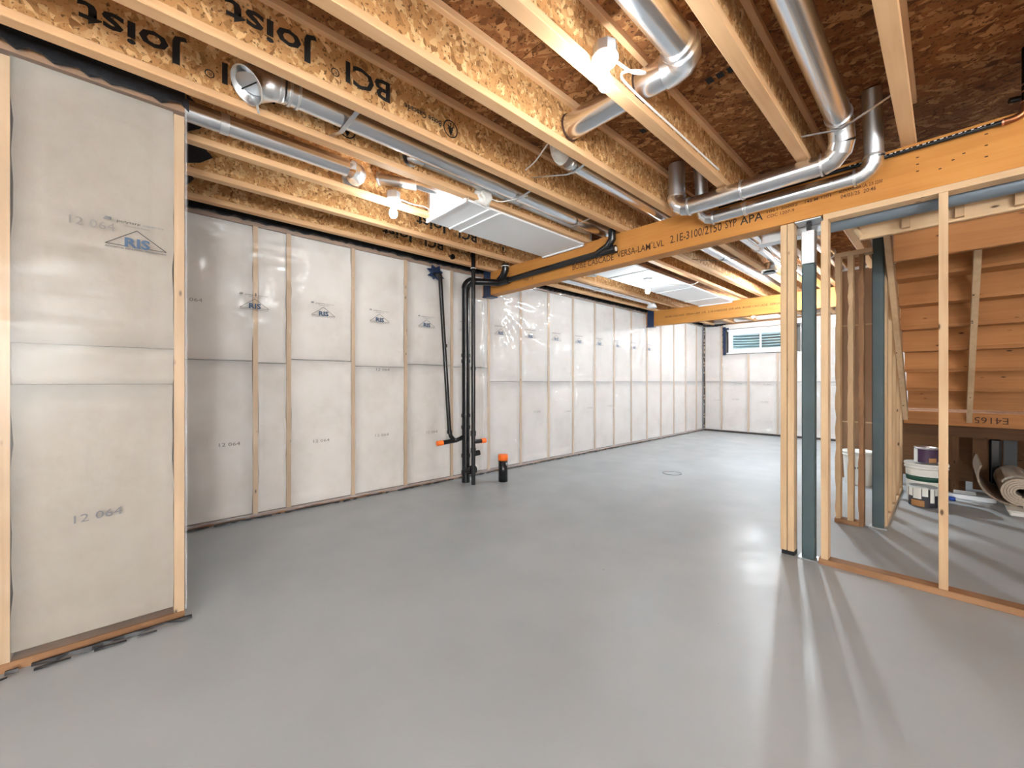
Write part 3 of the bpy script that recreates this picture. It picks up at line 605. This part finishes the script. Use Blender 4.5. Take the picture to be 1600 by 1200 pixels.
# white boxed ducts
def boxed(label, y0, y1, x0, x1, seams):
    b_ = thing('boxed_duct', label, 'duct', ((x0 + x1) / 2, y0, 2.565))
    box('bottom_panel', x0, x1, y0, y1, 2.565, 2.583, 'white_metal', b_, .002)
    box('end_panel', -2.962, -2.515, y0, y0 + .006, 2.583, 2.86, 'white_metal', b_)
    for s in seams: box('seam_cleat', x0 - .004, x1 + .004, s, s + .022, 2.556, 2.5655, 'white_metal', b_, .003)
    for y in (y0, y1 - .02): box('end_cleat', x0 - .004, x1 + .004, y, y + .02, 2.55, 2.5655, 'white_metal', b_, .003)
    for y in (y0 + .01, y1 - .02): tube('corner_clip', [(x1, y, 2.548), (x1 + .012, y + .012, 2.585)], .006, 'galv', b_, 8)
    return b_
b_ = boxed('white sheet-metal boxed duct in front of the lettered beam', 1.84, 3.31, -3.025, -2.475, (2.07, 2.18)); box('side_cleat', -2.958, -2.925, 1.815, 1.842, 2.60, 2.84, 'galv_bright', b_)
boxed('long white sheet-metal boxed duct between the two beams', 3.48, 7.48, -3.06, -2.50, (4.6, 5.9, 6.9))
# D5 crossing duct
d = dthing('round duct crossing through joist webs beside the bright bulb and turning at elbow', (-1.56, 1.95, 2.73))
y5, z5, r5 = 1.93, 2.725, .072
tube('pipe', [(-1.56, y5, z5), (-.93, y5, z5)], r5, 'galv', d, 32)
e = bend((-1.2, y5, z5), (-.83, y5, z5), (-.83, 1.2, z5), .085, 3); tube('elbow', [(-.95, y5, z5)] + e, r5 + .004, 'galv_bright', d, 32, gores=True, caps=False)
tube('pipe', [e[-1], (-.83, -1.0, z5)], r5 - .002, 'galv', d, 32); collar(d, e[-1], Y, r5 + .01); collar(d, (-.83, 1.80, z5), Y, r5 + .01); collar(d, (-1.548, y5, z5), X, r5 + .006, 'ink_brown', .003); collar(d, (-1.09, y5, z5), X, r5 + .006, 'ink_brown', .003)
# D6
d = dthing('round duct with taped white end hanging between joists left of the crossing duct', (-1.72, 2.05, 2.68))
x6, z6, r6 = -1.72, 2.665, .045
tube('pipe', [(x6, 2.12, z6), (x6, 3.6, z6)], r6, 'galv', d, 24); e = bend((x6, 2.12, z6), (x6, 2.02, z6), (x6, 2.02, 2.9), .055, 3)
tube('elbow', e + [(x6, 2.02, 2.78)], r6 + .008, 'seal_white', d, 22, gores=True); strap(d, [(-2.035, 2.1, 2.66), (-1.78, 2.18, 2.615), (-1.70, 2.19, 2.612), (-1.62, 2.2, 2.65)], .02); collar(d, (x6, 2.14, z6), Y, r6 + .008)
# D7 and D8 along the beam
d = dthing('larger shiny duct running along the front of the lettered beam with two elbows', (-1.36, 3.05, 2.51))
y7, z7, r7 = 3.06, 2.512, .060; eL = bend((-1.0, y7, z7), (-1.42, y7, z7), (-1.42, y7, 2.85), .10, 4); xr = -.42
eR = bend((-1.0, y7, z7), (xr, y7, z7), (xr, y7 - .10, 2.70), .10, 3)
tube('pipe', [eL[0], eR[0]], r7, 'galv', d, 32); tube('elbow', eL, r7 + .004, 'galv', d, 28, gores=True, caps=False); tube('pipe', [eL[-1], (-1.42, y7, 2.86)], r7, 'galv_dull', d, 26)
tube('elbow', eR, r7 + .004, 'galv', d, 28, gores=True, caps=False)
c7 = Vector((xr, y7 - .10, 2.695)); e2 = bend(eR[-1], c7, (xr, 1.0, 2.70), .06, 3); tube('elbow', [eR[-1]] + e2, r7 + .002, 'galv', d, 28, gores=True, caps=False)
tube('pipe', [e2[-1], (xr, -1.0, 2.70)], r7, 'galv', d, 32)
for p, q in ((eL[0], X), (eR[0], X), ((-.96, y7, z7), X), (eL[-1], Z), (e2[-1], Y)): collar(d, p, q, r7 + .006)
strap(d, [(-.585, 2.86, 2.63), (-.48, 2.90, 2.625), (-.42, 2.93, 2.622), (-.36, 2.90, 2.63), (-.155, 2.80, 2.66)], .018); strap(d, [(-.97, y7 - .01, z7 + r7 + .002), (-.985, y7, 2.6)], .02)
d = dthing('smaller shiny duct running below the larger one along the beam', (-1.27, 3.25, 2.46))
y8, z8, r8 = 3.255, 2.452, .046; xv = -.30; eL = bend((-1.0, y8, z8), (-1.30, y8, z8), (-1.30, y8 - .05, 2.8), .08, 3); eR = bend((-1.0, y8, z8), (xv, y8, z8), (xv, y8 - .12, 2.85), .09, 4)
tube('pipe', [eL[0], eR[0]], r8, 'galv', d, 28); tube('elbow', eL, r8 + .004, 'galv', d, 26, gores=True, caps=False); tube('elbow', eR, r8 + .004, 'galv', d, 26, gores=True, caps=False); tube('pipe', [eR[-1], (xv, y8 - .13, ZD)], r8, 'galv_dull', d, 26); tube('pipe', [eL[-1], (-1.30, y8 - .06, 2.87)], r8, 'galv_dull', d, 22)
for p, q in ((eL[0], X), (eR[0], X), (eR[-1], Z)): collar(d, p, q, r8 + .006)
collar(d, (-1.0, y8, z8), X, r8 + .002, 'galv_bright', .01)
# supply pipe in front of the beam
p_ = thing('supply_pipe', 'black supply pipe with white lettering and copper elbow in front of the beam', 'pipe', (-.5, 3.29, 2.53))
tube('pipe', [(-1.2, 3.30, 2.545), (.20, 3.30, 2.545)], .0125, 'abs', p_, 16); pe = bend((-.2, 3.30, 2.545), (.27, 3.30, 2.545), (.27, 3.30, 2.9), .045, 5)
tube('copper_elbow', [(.19, 3.30, 2.545)] + pe + [(.27, 3.30, 2.62)], .017, 'copper', p_, 16); tube('riser', [(.27, 3.30, 2.6), (.27, 3.30, ZD)], .015, 'abs', p_, 16)
for p, q in (((.195, 3.30, 2.545), X), ((.27, 3.30, 2.615), Z), ((.27, 3.30, 2.665), Z), ((.27, 3.30, 2.70), Z)): collar(p_, p, q, .0185, 'copper_bright', .003)
tube('valve_handle', [(.25, 3.30, 2.64), (.215, 3.29, 2.64)], .014, 'abs', p_, 14)
for k in range(26): stroke([(0, 0), (.004 + .004 * (k % 3), .0015 * (k % 2))], .004, 'white_ink', p_, (-.42 + k * .023, 3.2866, 2.549), X, Z)
# ducts past the beam
d = dthing('round duct between the two beams held by a thin strap', (-1.76, 4.2, 2.67)); tube('pipe', [(-1.78, 3.63, 2.66), (-1.78, 7.45, 2.66)], .058, 'galv', d, 28); strap(d, [(-2.03, 4.75, 2.62), (-1.84, 4.95, 2.60), (-1.72, 5.0, 2.598), (-1.58, 5.05, 2.62)], .02, 'abs')
for k, (x, z) in enumerate(((-1.42, 2.68), (-1.25, 2.62), (-.92, 2.66))):
    d = dthing(('silver round duct nearest the sixth joist past the beam', 'silver round duct beside the seventh joist past the beam', 'silver round duct in the bay nearest the partition past the beam')[k], (x, 3.6, z)); tube('pipe', [(x, 3.55, z), (x, 7.45, z)], .055, 'galv', d, 26); collar(d, (x, 5.0 + k * .4, z), Y, .062)
d = dthing('white flared duct boot below the silver ducts past the beam', (-1.50, 5.9, 2.60), 'duct boot', 'duct_boot'); lathe('boot', [(.09, -.03), (.085, -.01), (.06, .03), (.055, .08)], 'galv_bright', d, (-1.50, 5.75, 2.585)); lathe('boot_throat', [(.05, .0), (.075, -.028)], 'dark', d, (-1.50, 5.75, 2.565))
cable('dark thin wire hanging under the silver ducts past the beam', [(-1.2, 4.2, 2.57), (-1.25, 4.8, 2.54), (-1.3, 5.4, 2.56), (-1.15, 5.7, 2.55), (-1.1, 5.3, 2.55)], .004, 'abs')
d = dthing('round duct with two white boots beside the wall between the beams', (-3.62, 3.9, 2.65)); tube('pipe', [(-3.66, 3.9, 2.64), (-3.66, 6.9, 2.64)], .05, 'galv', d, 24)
for y in (3.9, 6.9): lathe('boot', [(.085, -.06), (.08, -.03), (.055, .03), (.05, .08)], 'white_metal', d, (-3.66, y, 2.60))
strap(d, [(-3.888, 5.2, 2.62), (-3.72, 5.2, 2.588), (-3.60, 5.2, 2.588), (-3.486, 5.2, 2.61)], .02)
d = thing('duct_sealant_lump', 'crumpled white sealed elbow next to the long boxed duct behind the beam', 'sealant', (-3.12, 4.3, 2.6)); tube('elbow', bend((-3.3, 4.3, 2.62), (-3.1, 4.3, 2.6), (-3.06, 4.5, 2.58), .07, 4), .05, 'seal_white', d, 14, gores=True)
# ================================================================ PLUMBING
def hub(par, p, dr, r, w=.018): return tube('coupling', [Vector(p) - Vector(dr).normalized() * w, Vector(p) + Vector(dr).normalized() * w], r, 'abs', par, 20)
P = thing('drain_stack', 'thick black drain stack by the wall with branch arm and long run along the beam', 'pipe', (-3.96, 2.95, 0))
sx, sy, r = -3.96, 2.955, .048
el = bend((sx, sy, 1), (sx, sy, 2.41), (sx + .25, 3.28, 2.41), .09, 5); tube('pipe', [(sx, sy, 0), (sx, sy, el[0].z)], r, 'abs', P, 24); tube('elbow', el, r + .006, 'abs', P, 22)
run = [el[-1], Vector((-3.72, 3.262, 2.40)), Vector((-3.55, 3.277, 2.405))]; tube('run', run, .042, 'abs', P, 22); tube('run', [(-3.6, 3.275, 2.403), (-3.3, 3.289, 2.415), (-2.12, 3.291, 2.432)], .032, 'abs', P, 22)
tube('wye', [(-3.74, 3.27, 2.40), (-3.64, 3.27, 2.47), (-3.60, 3.27, 2.53), (-3.60, 3.27, 2.60)], .042, 'abs', P, 20); collar(P, (-3.60, 3.27, 2.575), Z, .047, 'white_plastic', .004)
tube('wye', [(-2.30, 3.285, 2.43), (-2.18, 3.285, 2.475), (-2.135, 3.28, 2.53), (-2.135, 3.28, 2.62)], .036, 'abs', P, 20); hub(P, (-2.12, 3.288, 2.432), X, .038); collar(P, (-2.10, 3.288, 2.432), X, .02, 'white_ink', .003)
for z in (.12, .32, .66, .80, 1.45, 1.52): hub(P, (sx, sy, z), Z, r + .008, .02)
tube('cleanout', [(sx, sy, .14), (sx + .11, sy + .02, .16)], .05, 'abs', P, 20); hub(P, (sx + .11, sy + .02, .16), X, .058, .012)
arm = [(sx, sy, .56), (sx - .01, sy - .07, .53), (sx, sy - .14, .515), (sx, sy - .33, .505)]; tube('branch_arm', arm, .026, 'abs', P, 18); tube('arm_cap', [(sx, sy - .33, .505), (sx, sy - .40, .503)], .029, 'orange', P, 18)
P1 = thing('vent_pipe', 'thin black vent pipe leaning slightly with blue seal at the top', 'pipe', (-4.0, 2.72, .5))
tube('pipe', [(sx, 2.80, .51), (sx - .005, 2.74, .57), (sx - .01, 2.725, .64), (-4.02, 2.63, 2.44)], .024, 'abs', P1, 18); hub(P1, (sx - .01, 2.727, .62), Z, .03); hub(P1, (-3.99, 2.675, 1.62), Z, .029)
tube('pipe', [(-4.02, 2.63, 2.44), (-4.14, 2.62, 2.47)], .026, 'abs', P1, 16)
vs_, fs = [(0.02, 0, 0)], []; 
for i in range(16): t = i * math.pi / 8; q = (.13 if i % 2 else .085) * rnd.uniform(.75, 1.15); vs_.append((0, q * math.cos(t), q * .8 * math.sin(t)))
for i in range(16): fs.append((0, 1 + i, 1 + (i + 1) % 16))
mesh('blue_seal', vs_, fs, 'blue_seal', P1, (-4.125, 2.64, 2.475))
P3 = thing('waste_pipe', 'slim straight black pipe from joist to floor with orange capped stub', 'pipe', (-3.79, 2.945, 0))
tube('pipe', [(-3.80, 2.945, 0), (-3.80, 2.945, 2.87)], .025, 'abs', P3, 18); hub(P3, (-3.8, 2.945, .60), Z, .033, .03); hub(P3, (-3.8, 2.945, .40), Z, .032, .03); hub(P3, (-3.8, 2.945, 1.36), Z, .030); collar(P3, (-3.8, 2.945, 2.53), Z, .031, 'white_plastic', .004)
tube('stub', [(-3.8, 2.945, .50), (-3.8, 3.06, .50)], .025, 'abs', P3, 18); tube('stub_cap', [(-3.8, 3.06, .50), (-3.8, 3.125, .50)], .029, 'orange', P3, 18); tube('cleanout', [(-3.8, 2.945, .36), (-3.78, 3.02, .37)], .032, 'abs', P3, 18)
tube('joist_stub', [(-3.9, 2.70, 2.63), (-3.86, 2.70, 2.63)], .03, 'abs', P3, 14)
P4 = thing('floor_stub', 'short black floor pipe stub with orange cap', 'pipe', (-3.682, 3.306, 0)); lathe('pipe', [(.056, 0), (.056, .27)], 'abs', P4, (-3.682, 3.306, 0)); lathe('cap', [(.06, .255), (.06, .318), (.054, .325)], 'orange', P4, (-3.682, 3.306, 0))
# ================================================================ RIGHT: STUD WALL, POSTS
SY0, SY1 = 3.325, 3.414
wq = root_struct('wall_partition', (-.58, SY0, 0))
box('bottom_plate', -.585, 2.6, SY0, SY1, 0, .038, 'plate_x', wq, .003); box('top_plate', -.56, 2.6, SY0 - .002, SY1, 2.262, 2.299, 'lumber_x', wq, .002)
for x in (-.573, -.036, .575, 1.185, 1.79): box('stud', x, x + .038, SY0 + .002, SY1, .038, 2.262, 'lumber_z', wq, .002)
pr = thing('paired_studs', 'pair of upright studs on a dark foam pad beside the steel post under the beam', 'studs', (-.76, 3.37, 0))
for x in (-.806, -.764): box('stud', x, x + .038, 3.345, 3.434, .028, 2.298, 'lumber_z', pr, .002)
box('foam_pad', -.80, -.725, 3.35, 3.43, 0, .028, 'rubber', pr)
def post(label, x, y, top, w_=.072):
    t = thing('steel_post', label, 'post', (x, y, 0)); box('column', x - w_ / 2, x + w_ / 2, y - w_ / 2, y + w_ / 2, .006, top, 'post_paint', t, .006); box('base_plate', x - .055, x + .055, y - .05, y + .05, 0, .008, 'galv_dull', t); return t
t = post('grey painted steel post with galvanized sleeve carrying the lettered beam', -.647, 3.385, 2.0)
box('sleeve', -.685, -.609, 3.347, 3.423, 2.0, 2.225, 'galv_dull', t, .004); box('adjusting_screw', -.66, -.634, 3.37, 3.40, 2.225, 2.294, 'abs', t); box('cap_plate', -.72, -.575, 3.34, 3.46, 2.29, 2.2985, 'galv_dull', t)
post('darker grey steel post standing behind the partition next to the rough studs', -.393, 4.52, 2.86)
# galvanized trunk behind the beam
d = dthing('bluish galvanized trunk duct running behind the top plate', (-.95, 3.5, 2.23), name='trunk_duct'); tube('trunk', [(-.57, 3.53, 2.287), (2.6, 3.53, 2.287)], .056, 'trunk_metal', d, 28); box('bottom_flange', -.98, -.57, 3.466, 3.56, 2.235, 2.2415, 'galv_dull', d); box('flange_web', -.98, -.57, 3.54, 3.56, 2.2415, 2.36, 'galv_dull', d)
box('bracket', -.95, -.57, 3.468, 3.474, 2.24, 2.36, 'galv_dull', d); 
for x in (-.735, -.60): box('bracket_slot', x, x + .025, 3.4655, 3.4675, 2.30, 2.312, 'dark', d)
# second stud group
w2 = root_struct('wall_stub', (-.58, 4.41, 0)); box('bottom_plate', -.665, -.50, 4.41, 4.499, 0, .038, 'plate_x', w2, .003)
def rough_stud(par, x0, x1, y0, y1, z0, z1, seed, mat='lumber_z'):
    """stud with a wavy, bark-edged side"""
    r_ = random.Random(seed); n = 26; vs_, fs = [], []; cx, cy_ = (x0 + x1) / 2, (y0 + y1) / 2
    for i in range(n + 1):
        z = (z1 - z0) * i / n; q = r_.uniform(0, .01) if r_.random() < .6 else 0
        vs_ += [(x0 - cx + q, y0 - cy_, z), (x1 - cx - q * .6, y0 - cy_ + q, z), (x1 - cx, y1 - cy_, z), (x0 - cx, y1 - cy_, z)]
    for i in range(n):
        for k in range(4): a, b_ = 4 * i + k, 4 * i + (k + 1) % 4; fs.append((a, b_, b_ + 4, a + 4))
    fs += [(3, 2, 1, 0), (4 * n, 4 * n + 1, 4 * n + 2, 4 * n + 3)]
    return mesh('stud', vs_, fs, mat, par, (cx, cy_, z0))
rough_stud(w2, -.662, -.624, 4.412, 4.498, .038, 2.26, 1); rough_stud(w2, -.578, -.54, 4.412, 4.498, .038, 2.26, 2); rough_stud(w2, -.512, -.474, 4.43, 4.518, 0, 2.26, 3, 'plate_z'); box('top_plate', -.665, -.42, 4.41, 4.499, 2.26, 2.298, 'lumber_x', w2)
w3 = root_struct('wall_stair', (-.38, 4.6, 0)); box('bottom_plate', -.43, -.341, 4.60, 6.32, 0, .038, 'lumber_y', w3, .003)
for y in (4.605, 5.0, 5.4, 5.8, 6.2): box('stud', -.428, -.343, y, y + .038, .038, 2.3, 'lumber_z', w3, .002)
box('end_stud', -.384, -.344, 4.565, 4.598, .0, 2.29, 'lumber_z', w3, .002)
w4 = root_struct('wall_brown', (-.6, 6.6, 0)); box('brown_sheet', -.93, -.36, 6.6, 6.615, .05, .70, 'brown_board', w4); box('brown_sheet', -.93, -.36, 6.6, 6.615, .705, 1.905, 'brown_board', w4); box('brown_sheet', -.93, -.36, 6.6, 6.615, 1.91, 2.62, 'brown_board', w4)
for z in (.696, 1.901): box('seam_strip', -.93, -.36, 6.594, 6.6, z, z + .016, 'lumber_x', w4)
box('base_strip', -.93, -.36, 6.585, 6.6, 0, .05, 'tan_label', w4); box('edge_stud', -.945, -.925, 6.58, 6.67, 0, 2.6, 'lumber_z', w4); box('cap_strip', -.93, -.36, 6.58, 6.6, 2.60, 2.63, 'vinyl', w4)
# header over the stair opening
h_ = thing('stair_header', 'brown plywood header board above the stairs with pale rail and short cleats', 'header', (0, 3.75, 2.0)); box('header_board', -.25, 2.6, 3.75, 3.79, 2.008, 2.58, 'stair_x', h_, .002); box('pale_rail', -.42, 2.6, 3.695, 3.733, 2.185, 2.34, 'lumber_x', h_, .002)
for x in (-.205, .03, .26, .7): box('cleat', x, x + .038, 3.655, 3.695, 2.20, 2.345, 'lumber_z', h_)
tube('diagonal_brace', [(-.47, 3.64, 2.30), (-.41, 3.70, 2.21)], .022, 'lumber_z', h_, 4)
# ================================================================ STAIRS
st = thing('staircase', 'wooden staircase seen from below going down to a low landing', 'stairs', (.2, 6.25, .8))
SX0, SX1 = -.338, .70; rise, go, z0s, y0s = .19, .25, .95, 6.22
for i in range(9):
    y, z = y0s - go * i, z0s + rise * i
    box('riser', SX0 + .04, SX1 - .04, y - .018, y, z - .03, z + rise - .026, 'stair_x', st); box('tread', SX0 + .04, SX1 - .04, y - go - .02, y - .0, z + rise - .026, z + rise, 'stair_x', st, .002)
def stringer(x, wd, mat):
    a = (y0s + .05, z0s - .17); b_ = (y0s - go * 9, z0s + rise * 9 - .17); dy, dz = b_[0] - a[0], b_[1] - a[1]; vs_ = []
    for xx in (x, x + wd): vs_ += [(xx, a[0], a[1]), (xx, b_[0], b_[1]), (xx, b_[0], b_[1] + .17), (xx, a[0], a[1] + .17)]
    c = Vector((x, a[0], a[1])); mesh('stringer', [Vector(v) - c for v in vs_], [(3, 2, 1, 0), (4, 5, 6, 7), (0, 1, 5, 4), (2, 3, 7, 6), (1, 2, 6, 5), (3, 0, 4, 7)], mat, st, c)
stringer(-.338, .038, 'lumber_y'); stringer(.13, .038, 'lumber_y'); stringer(.66, .038, 'lumber_y')
ld_ = thing('stair_landing', 'landing frame of rough planks marked E4165 at the foot of the stairs', 'landing', (.2, 6.27, .6)); box('front_plank', -.335, 1.3, 6.27, 6.308, .745, .885, 'stair_x', ld_, .003); box('deck', -.335, 1.3, 6.31, 7.4, .867, .885, 'osb_deck', ld_)
box('lower_plank', -.335, 1.3, 6.40, 6.438, .62, .74, 'old_x', ld_); text('E4165', 'ink_brown', ld_, (.405, 6.2685, .845), -X, -Z, .065, .22)
for x in (.02, .78): box('leg', x, x + .06, 6.45, 6.49, 0, .74, 'old_z', ld_)
tag(box('back_board', -.9, 1.3, 7.4, 7.42, 0, .86, 'old_x'), 'dark boards closing the space under the landing', 'board')
# ---- stored things under the stairs
def pail(label, x, y, r, h, lab, words=None):
    t = thing('bucket', label, 'bucket', (x, y, 0)); lathe('body', [(r * .86, 0), (r * .88, .01), (r * .97, h * .8), (r * .97, h * .86)], 'pail', t, (x, y, 0)); lathe('lid', [(r * 1.0, h * .86), (r * 1.04, h * .87), (r * 1.04, h * .9), (r, h * .905), (r, h * .94), (r * 1.05, h * .945), (r * 1.05, h), (r * .95, h), (r * .94, h * .985), (.01, h * .985)], 'pail', t, (x, y, 0))
    if lab: lathe('label_band', [(r * .945, h * .56), (r * .958, h * .70)], lab, t, (x, y, 0))
    d_ = Vector((-x, -y, 0)).normalized(); xr_ = Vector((-d_.y, d_.x, 0)); p = Vector((x, y, 0)) + d_ * (r * .97)
    if words:
        for k, (wd_, z, hh, ww) in enumerate(words): text(wd_, 'ink' if not lab else 'white_ink', t, p - xr_ * ww / 2 + Z * z, xr_, Z, hh, ww)
    return t
pail('white lidded bucket with green label under the stairs carrying a paint can', -.15, 5.85, .155, .39, 'green_label')
pail('white lidded bucket with black bands in front of the brown wall', -.72, 6.3, .15, .39, None, [('nda', .19, .045, .12)])
def can(label, x, y, z, r, h, lab, patch, drip):
    t = thing('paint_can', label, 'paint can', (x, y, z)); lathe('body', [(r, 0), (r, h), (r * 1.03, h + .002), (r * 1.03, h + .008), (r * .9, h + .008), (r * .88, h), (.005, h)], 'galv_bright' if not drip else 'galv_dull', t, (x, y, z)); 
    an = math.atan2(-y, -x)
    def wrap(nm, a0, a1, z0_, z1_, mat, off):
        n = 10; vs_, fs = [], []
        for i in range(n + 1): q = an + a0 + (a1 - a0) * i / n; vs_ += [((r + off) * math.cos(q), (r + off) * math.sin(q), z0_), ((r + off) * math.cos(q), (r + off) * math.sin(q), z1_)]
        for i in range(n): fs.append((2 * i, 2 * i + 2, 2 * i + 3, 2 * i + 1))
        mesh(nm, vs_, fs, mat, t, (x, y, z), True)
    wrap('label_panel', -.75, 1.5, .01, h - .01, lab, .001); wrap('white_panel', -1.5, -.75, .01, h - .01, 'pail', .001) if not drip else None; wrap('label_panel', -1.5, -.75, .01, h - .01, lab, .001) if drip else None
    wrap('label_patch', patch[0], patch[1], .015, h * .38, 'tan_label', .002)
    if drip:
        for a0, a1, q in ((-1.2, -.75, .45), (-.7, -.1, .55), (-.05, .35, .4), (.5, .85, .7), (.9, 1.3, .35)): wrap('paint_drip', a0, a1, h * (1 - q), h, 'pail', .003)
    return t
can('paint can with purple label and tan patch standing on the white bucket', -.15, 5.82, .392, .085, .15, 'purple', (.25, 1.0), False)
can('paint can with dark label and white drips in front of the bucket', -.165, 5.60, 0, .1, .19, 'dark_label', (-.9, .1), True)
cr = thing('carpet_roll', 'rolled carpet with loose outer flap lying on a white tray', 'carpet', (.42, 6.0, .06)); vs_, fs = [], []; c = Vector((.46, 5.95, .185)); n = 150; yL = .9
for i in range(n + 1):
    t = i / n * 5 * 2 * math.pi; rr = .028 + .0185 * t / (2 * math.pi)
    for rr2 in (rr, rr + .0165):
        for yy in (0, yL): vs_.append((rr2 * math.cos(-t - 1.5), yy, rr2 * math.sin(-t - 1.5)))
for i in range(n):
    k = 4 * i; fs += [(k, k + 4, k + 5, k + 1), (k + 2, k + 3, k + 7, k + 6), (k, k + 2, k + 6, k + 4), (k + 1, k + 5, k + 7, k + 3)]
mesh('roll', vs_, fs, 'carpet_back', cr, c)
vs_, fs = [], []
for i in range(21):
    t = -math.pi * .5 - i / 20 * 2.0; 
    for rr2 in (.235, .25):
        for yy in (0, yL): vs_.append((rr2 * math.cos(t) - .02, yy, rr2 * math.sin(t) + .115))
for i in range(20):
    k = 4 * i; fs += [(k, k + 4, k + 5, k + 1), (k + 2, k + 3, k + 7, k + 6), (k, k + 2, k + 6, k + 4), (k + 1, k + 5, k + 7, k + 3)]
fs += [(0, 1, 3, 2), (80, 82, 83, 81)]; mesh('loose_flap', vs_, fs, 'carpet', cr, c + Vector((0, .02, 0)))
ty = thing('plastic_tray', 'shallow white plastic tray under the carpet roll', 'tray', (.56, 5.95, 0)); box('base', .38, .80, 5.78, 6.2, 0, .04, 'pail', ty, .008); box('rim', .365, .815, 5.765, 6.215, .04, .05, 'pail', ty, .003); stroke([(0, 0), (.12, 0)], .005, 'ink_grey', ty, (.50, 5.779, .02), X, Z)
tag(box('lumber_offcut', -.12, .13, 6.55, 6.65, 0, .14, 'old_x', None, .004), 'thick brown lumber offcut on the floor under the landing', 'lumber'); tag(box('small_box', .04, .2, 6.35, 6.45, .0, .05, 'pail', None, .004), 'small pale box on the floor under the landing', 'box')
tag(box('metal_rail', -.28, .33, 6.22, 6.26, 0, .05, 'galv_dull', None, .003), 'grey metal rail lying on the floor behind the bucket', 'rail'); tag(lathe('blue_cap', [(.025, 0), (.025, .03), (.018, .036)], 'blue', None, (.03, 6.1, 0), 16), 'small blue cap on the floor behind the stud', 'cap')
tag(box('grey_sheet', .42, .52, 7.05, 7.08, 0, .62, 'rubber', None, .003), 'leaning grey metal sheet under the landing', 'sheet'); tag(box('wood_panel', .19, .3, 6.9, 6.93, 0, .6, 'old_z', None, .003), 'tan board standing under the landing', 'board')
tag(box('black_bag', .31, .40, 6.9, 6.98, 0, .58, 'abs', None, .02), 'black upright bag between the tan board and the grey sheet', 'bag')
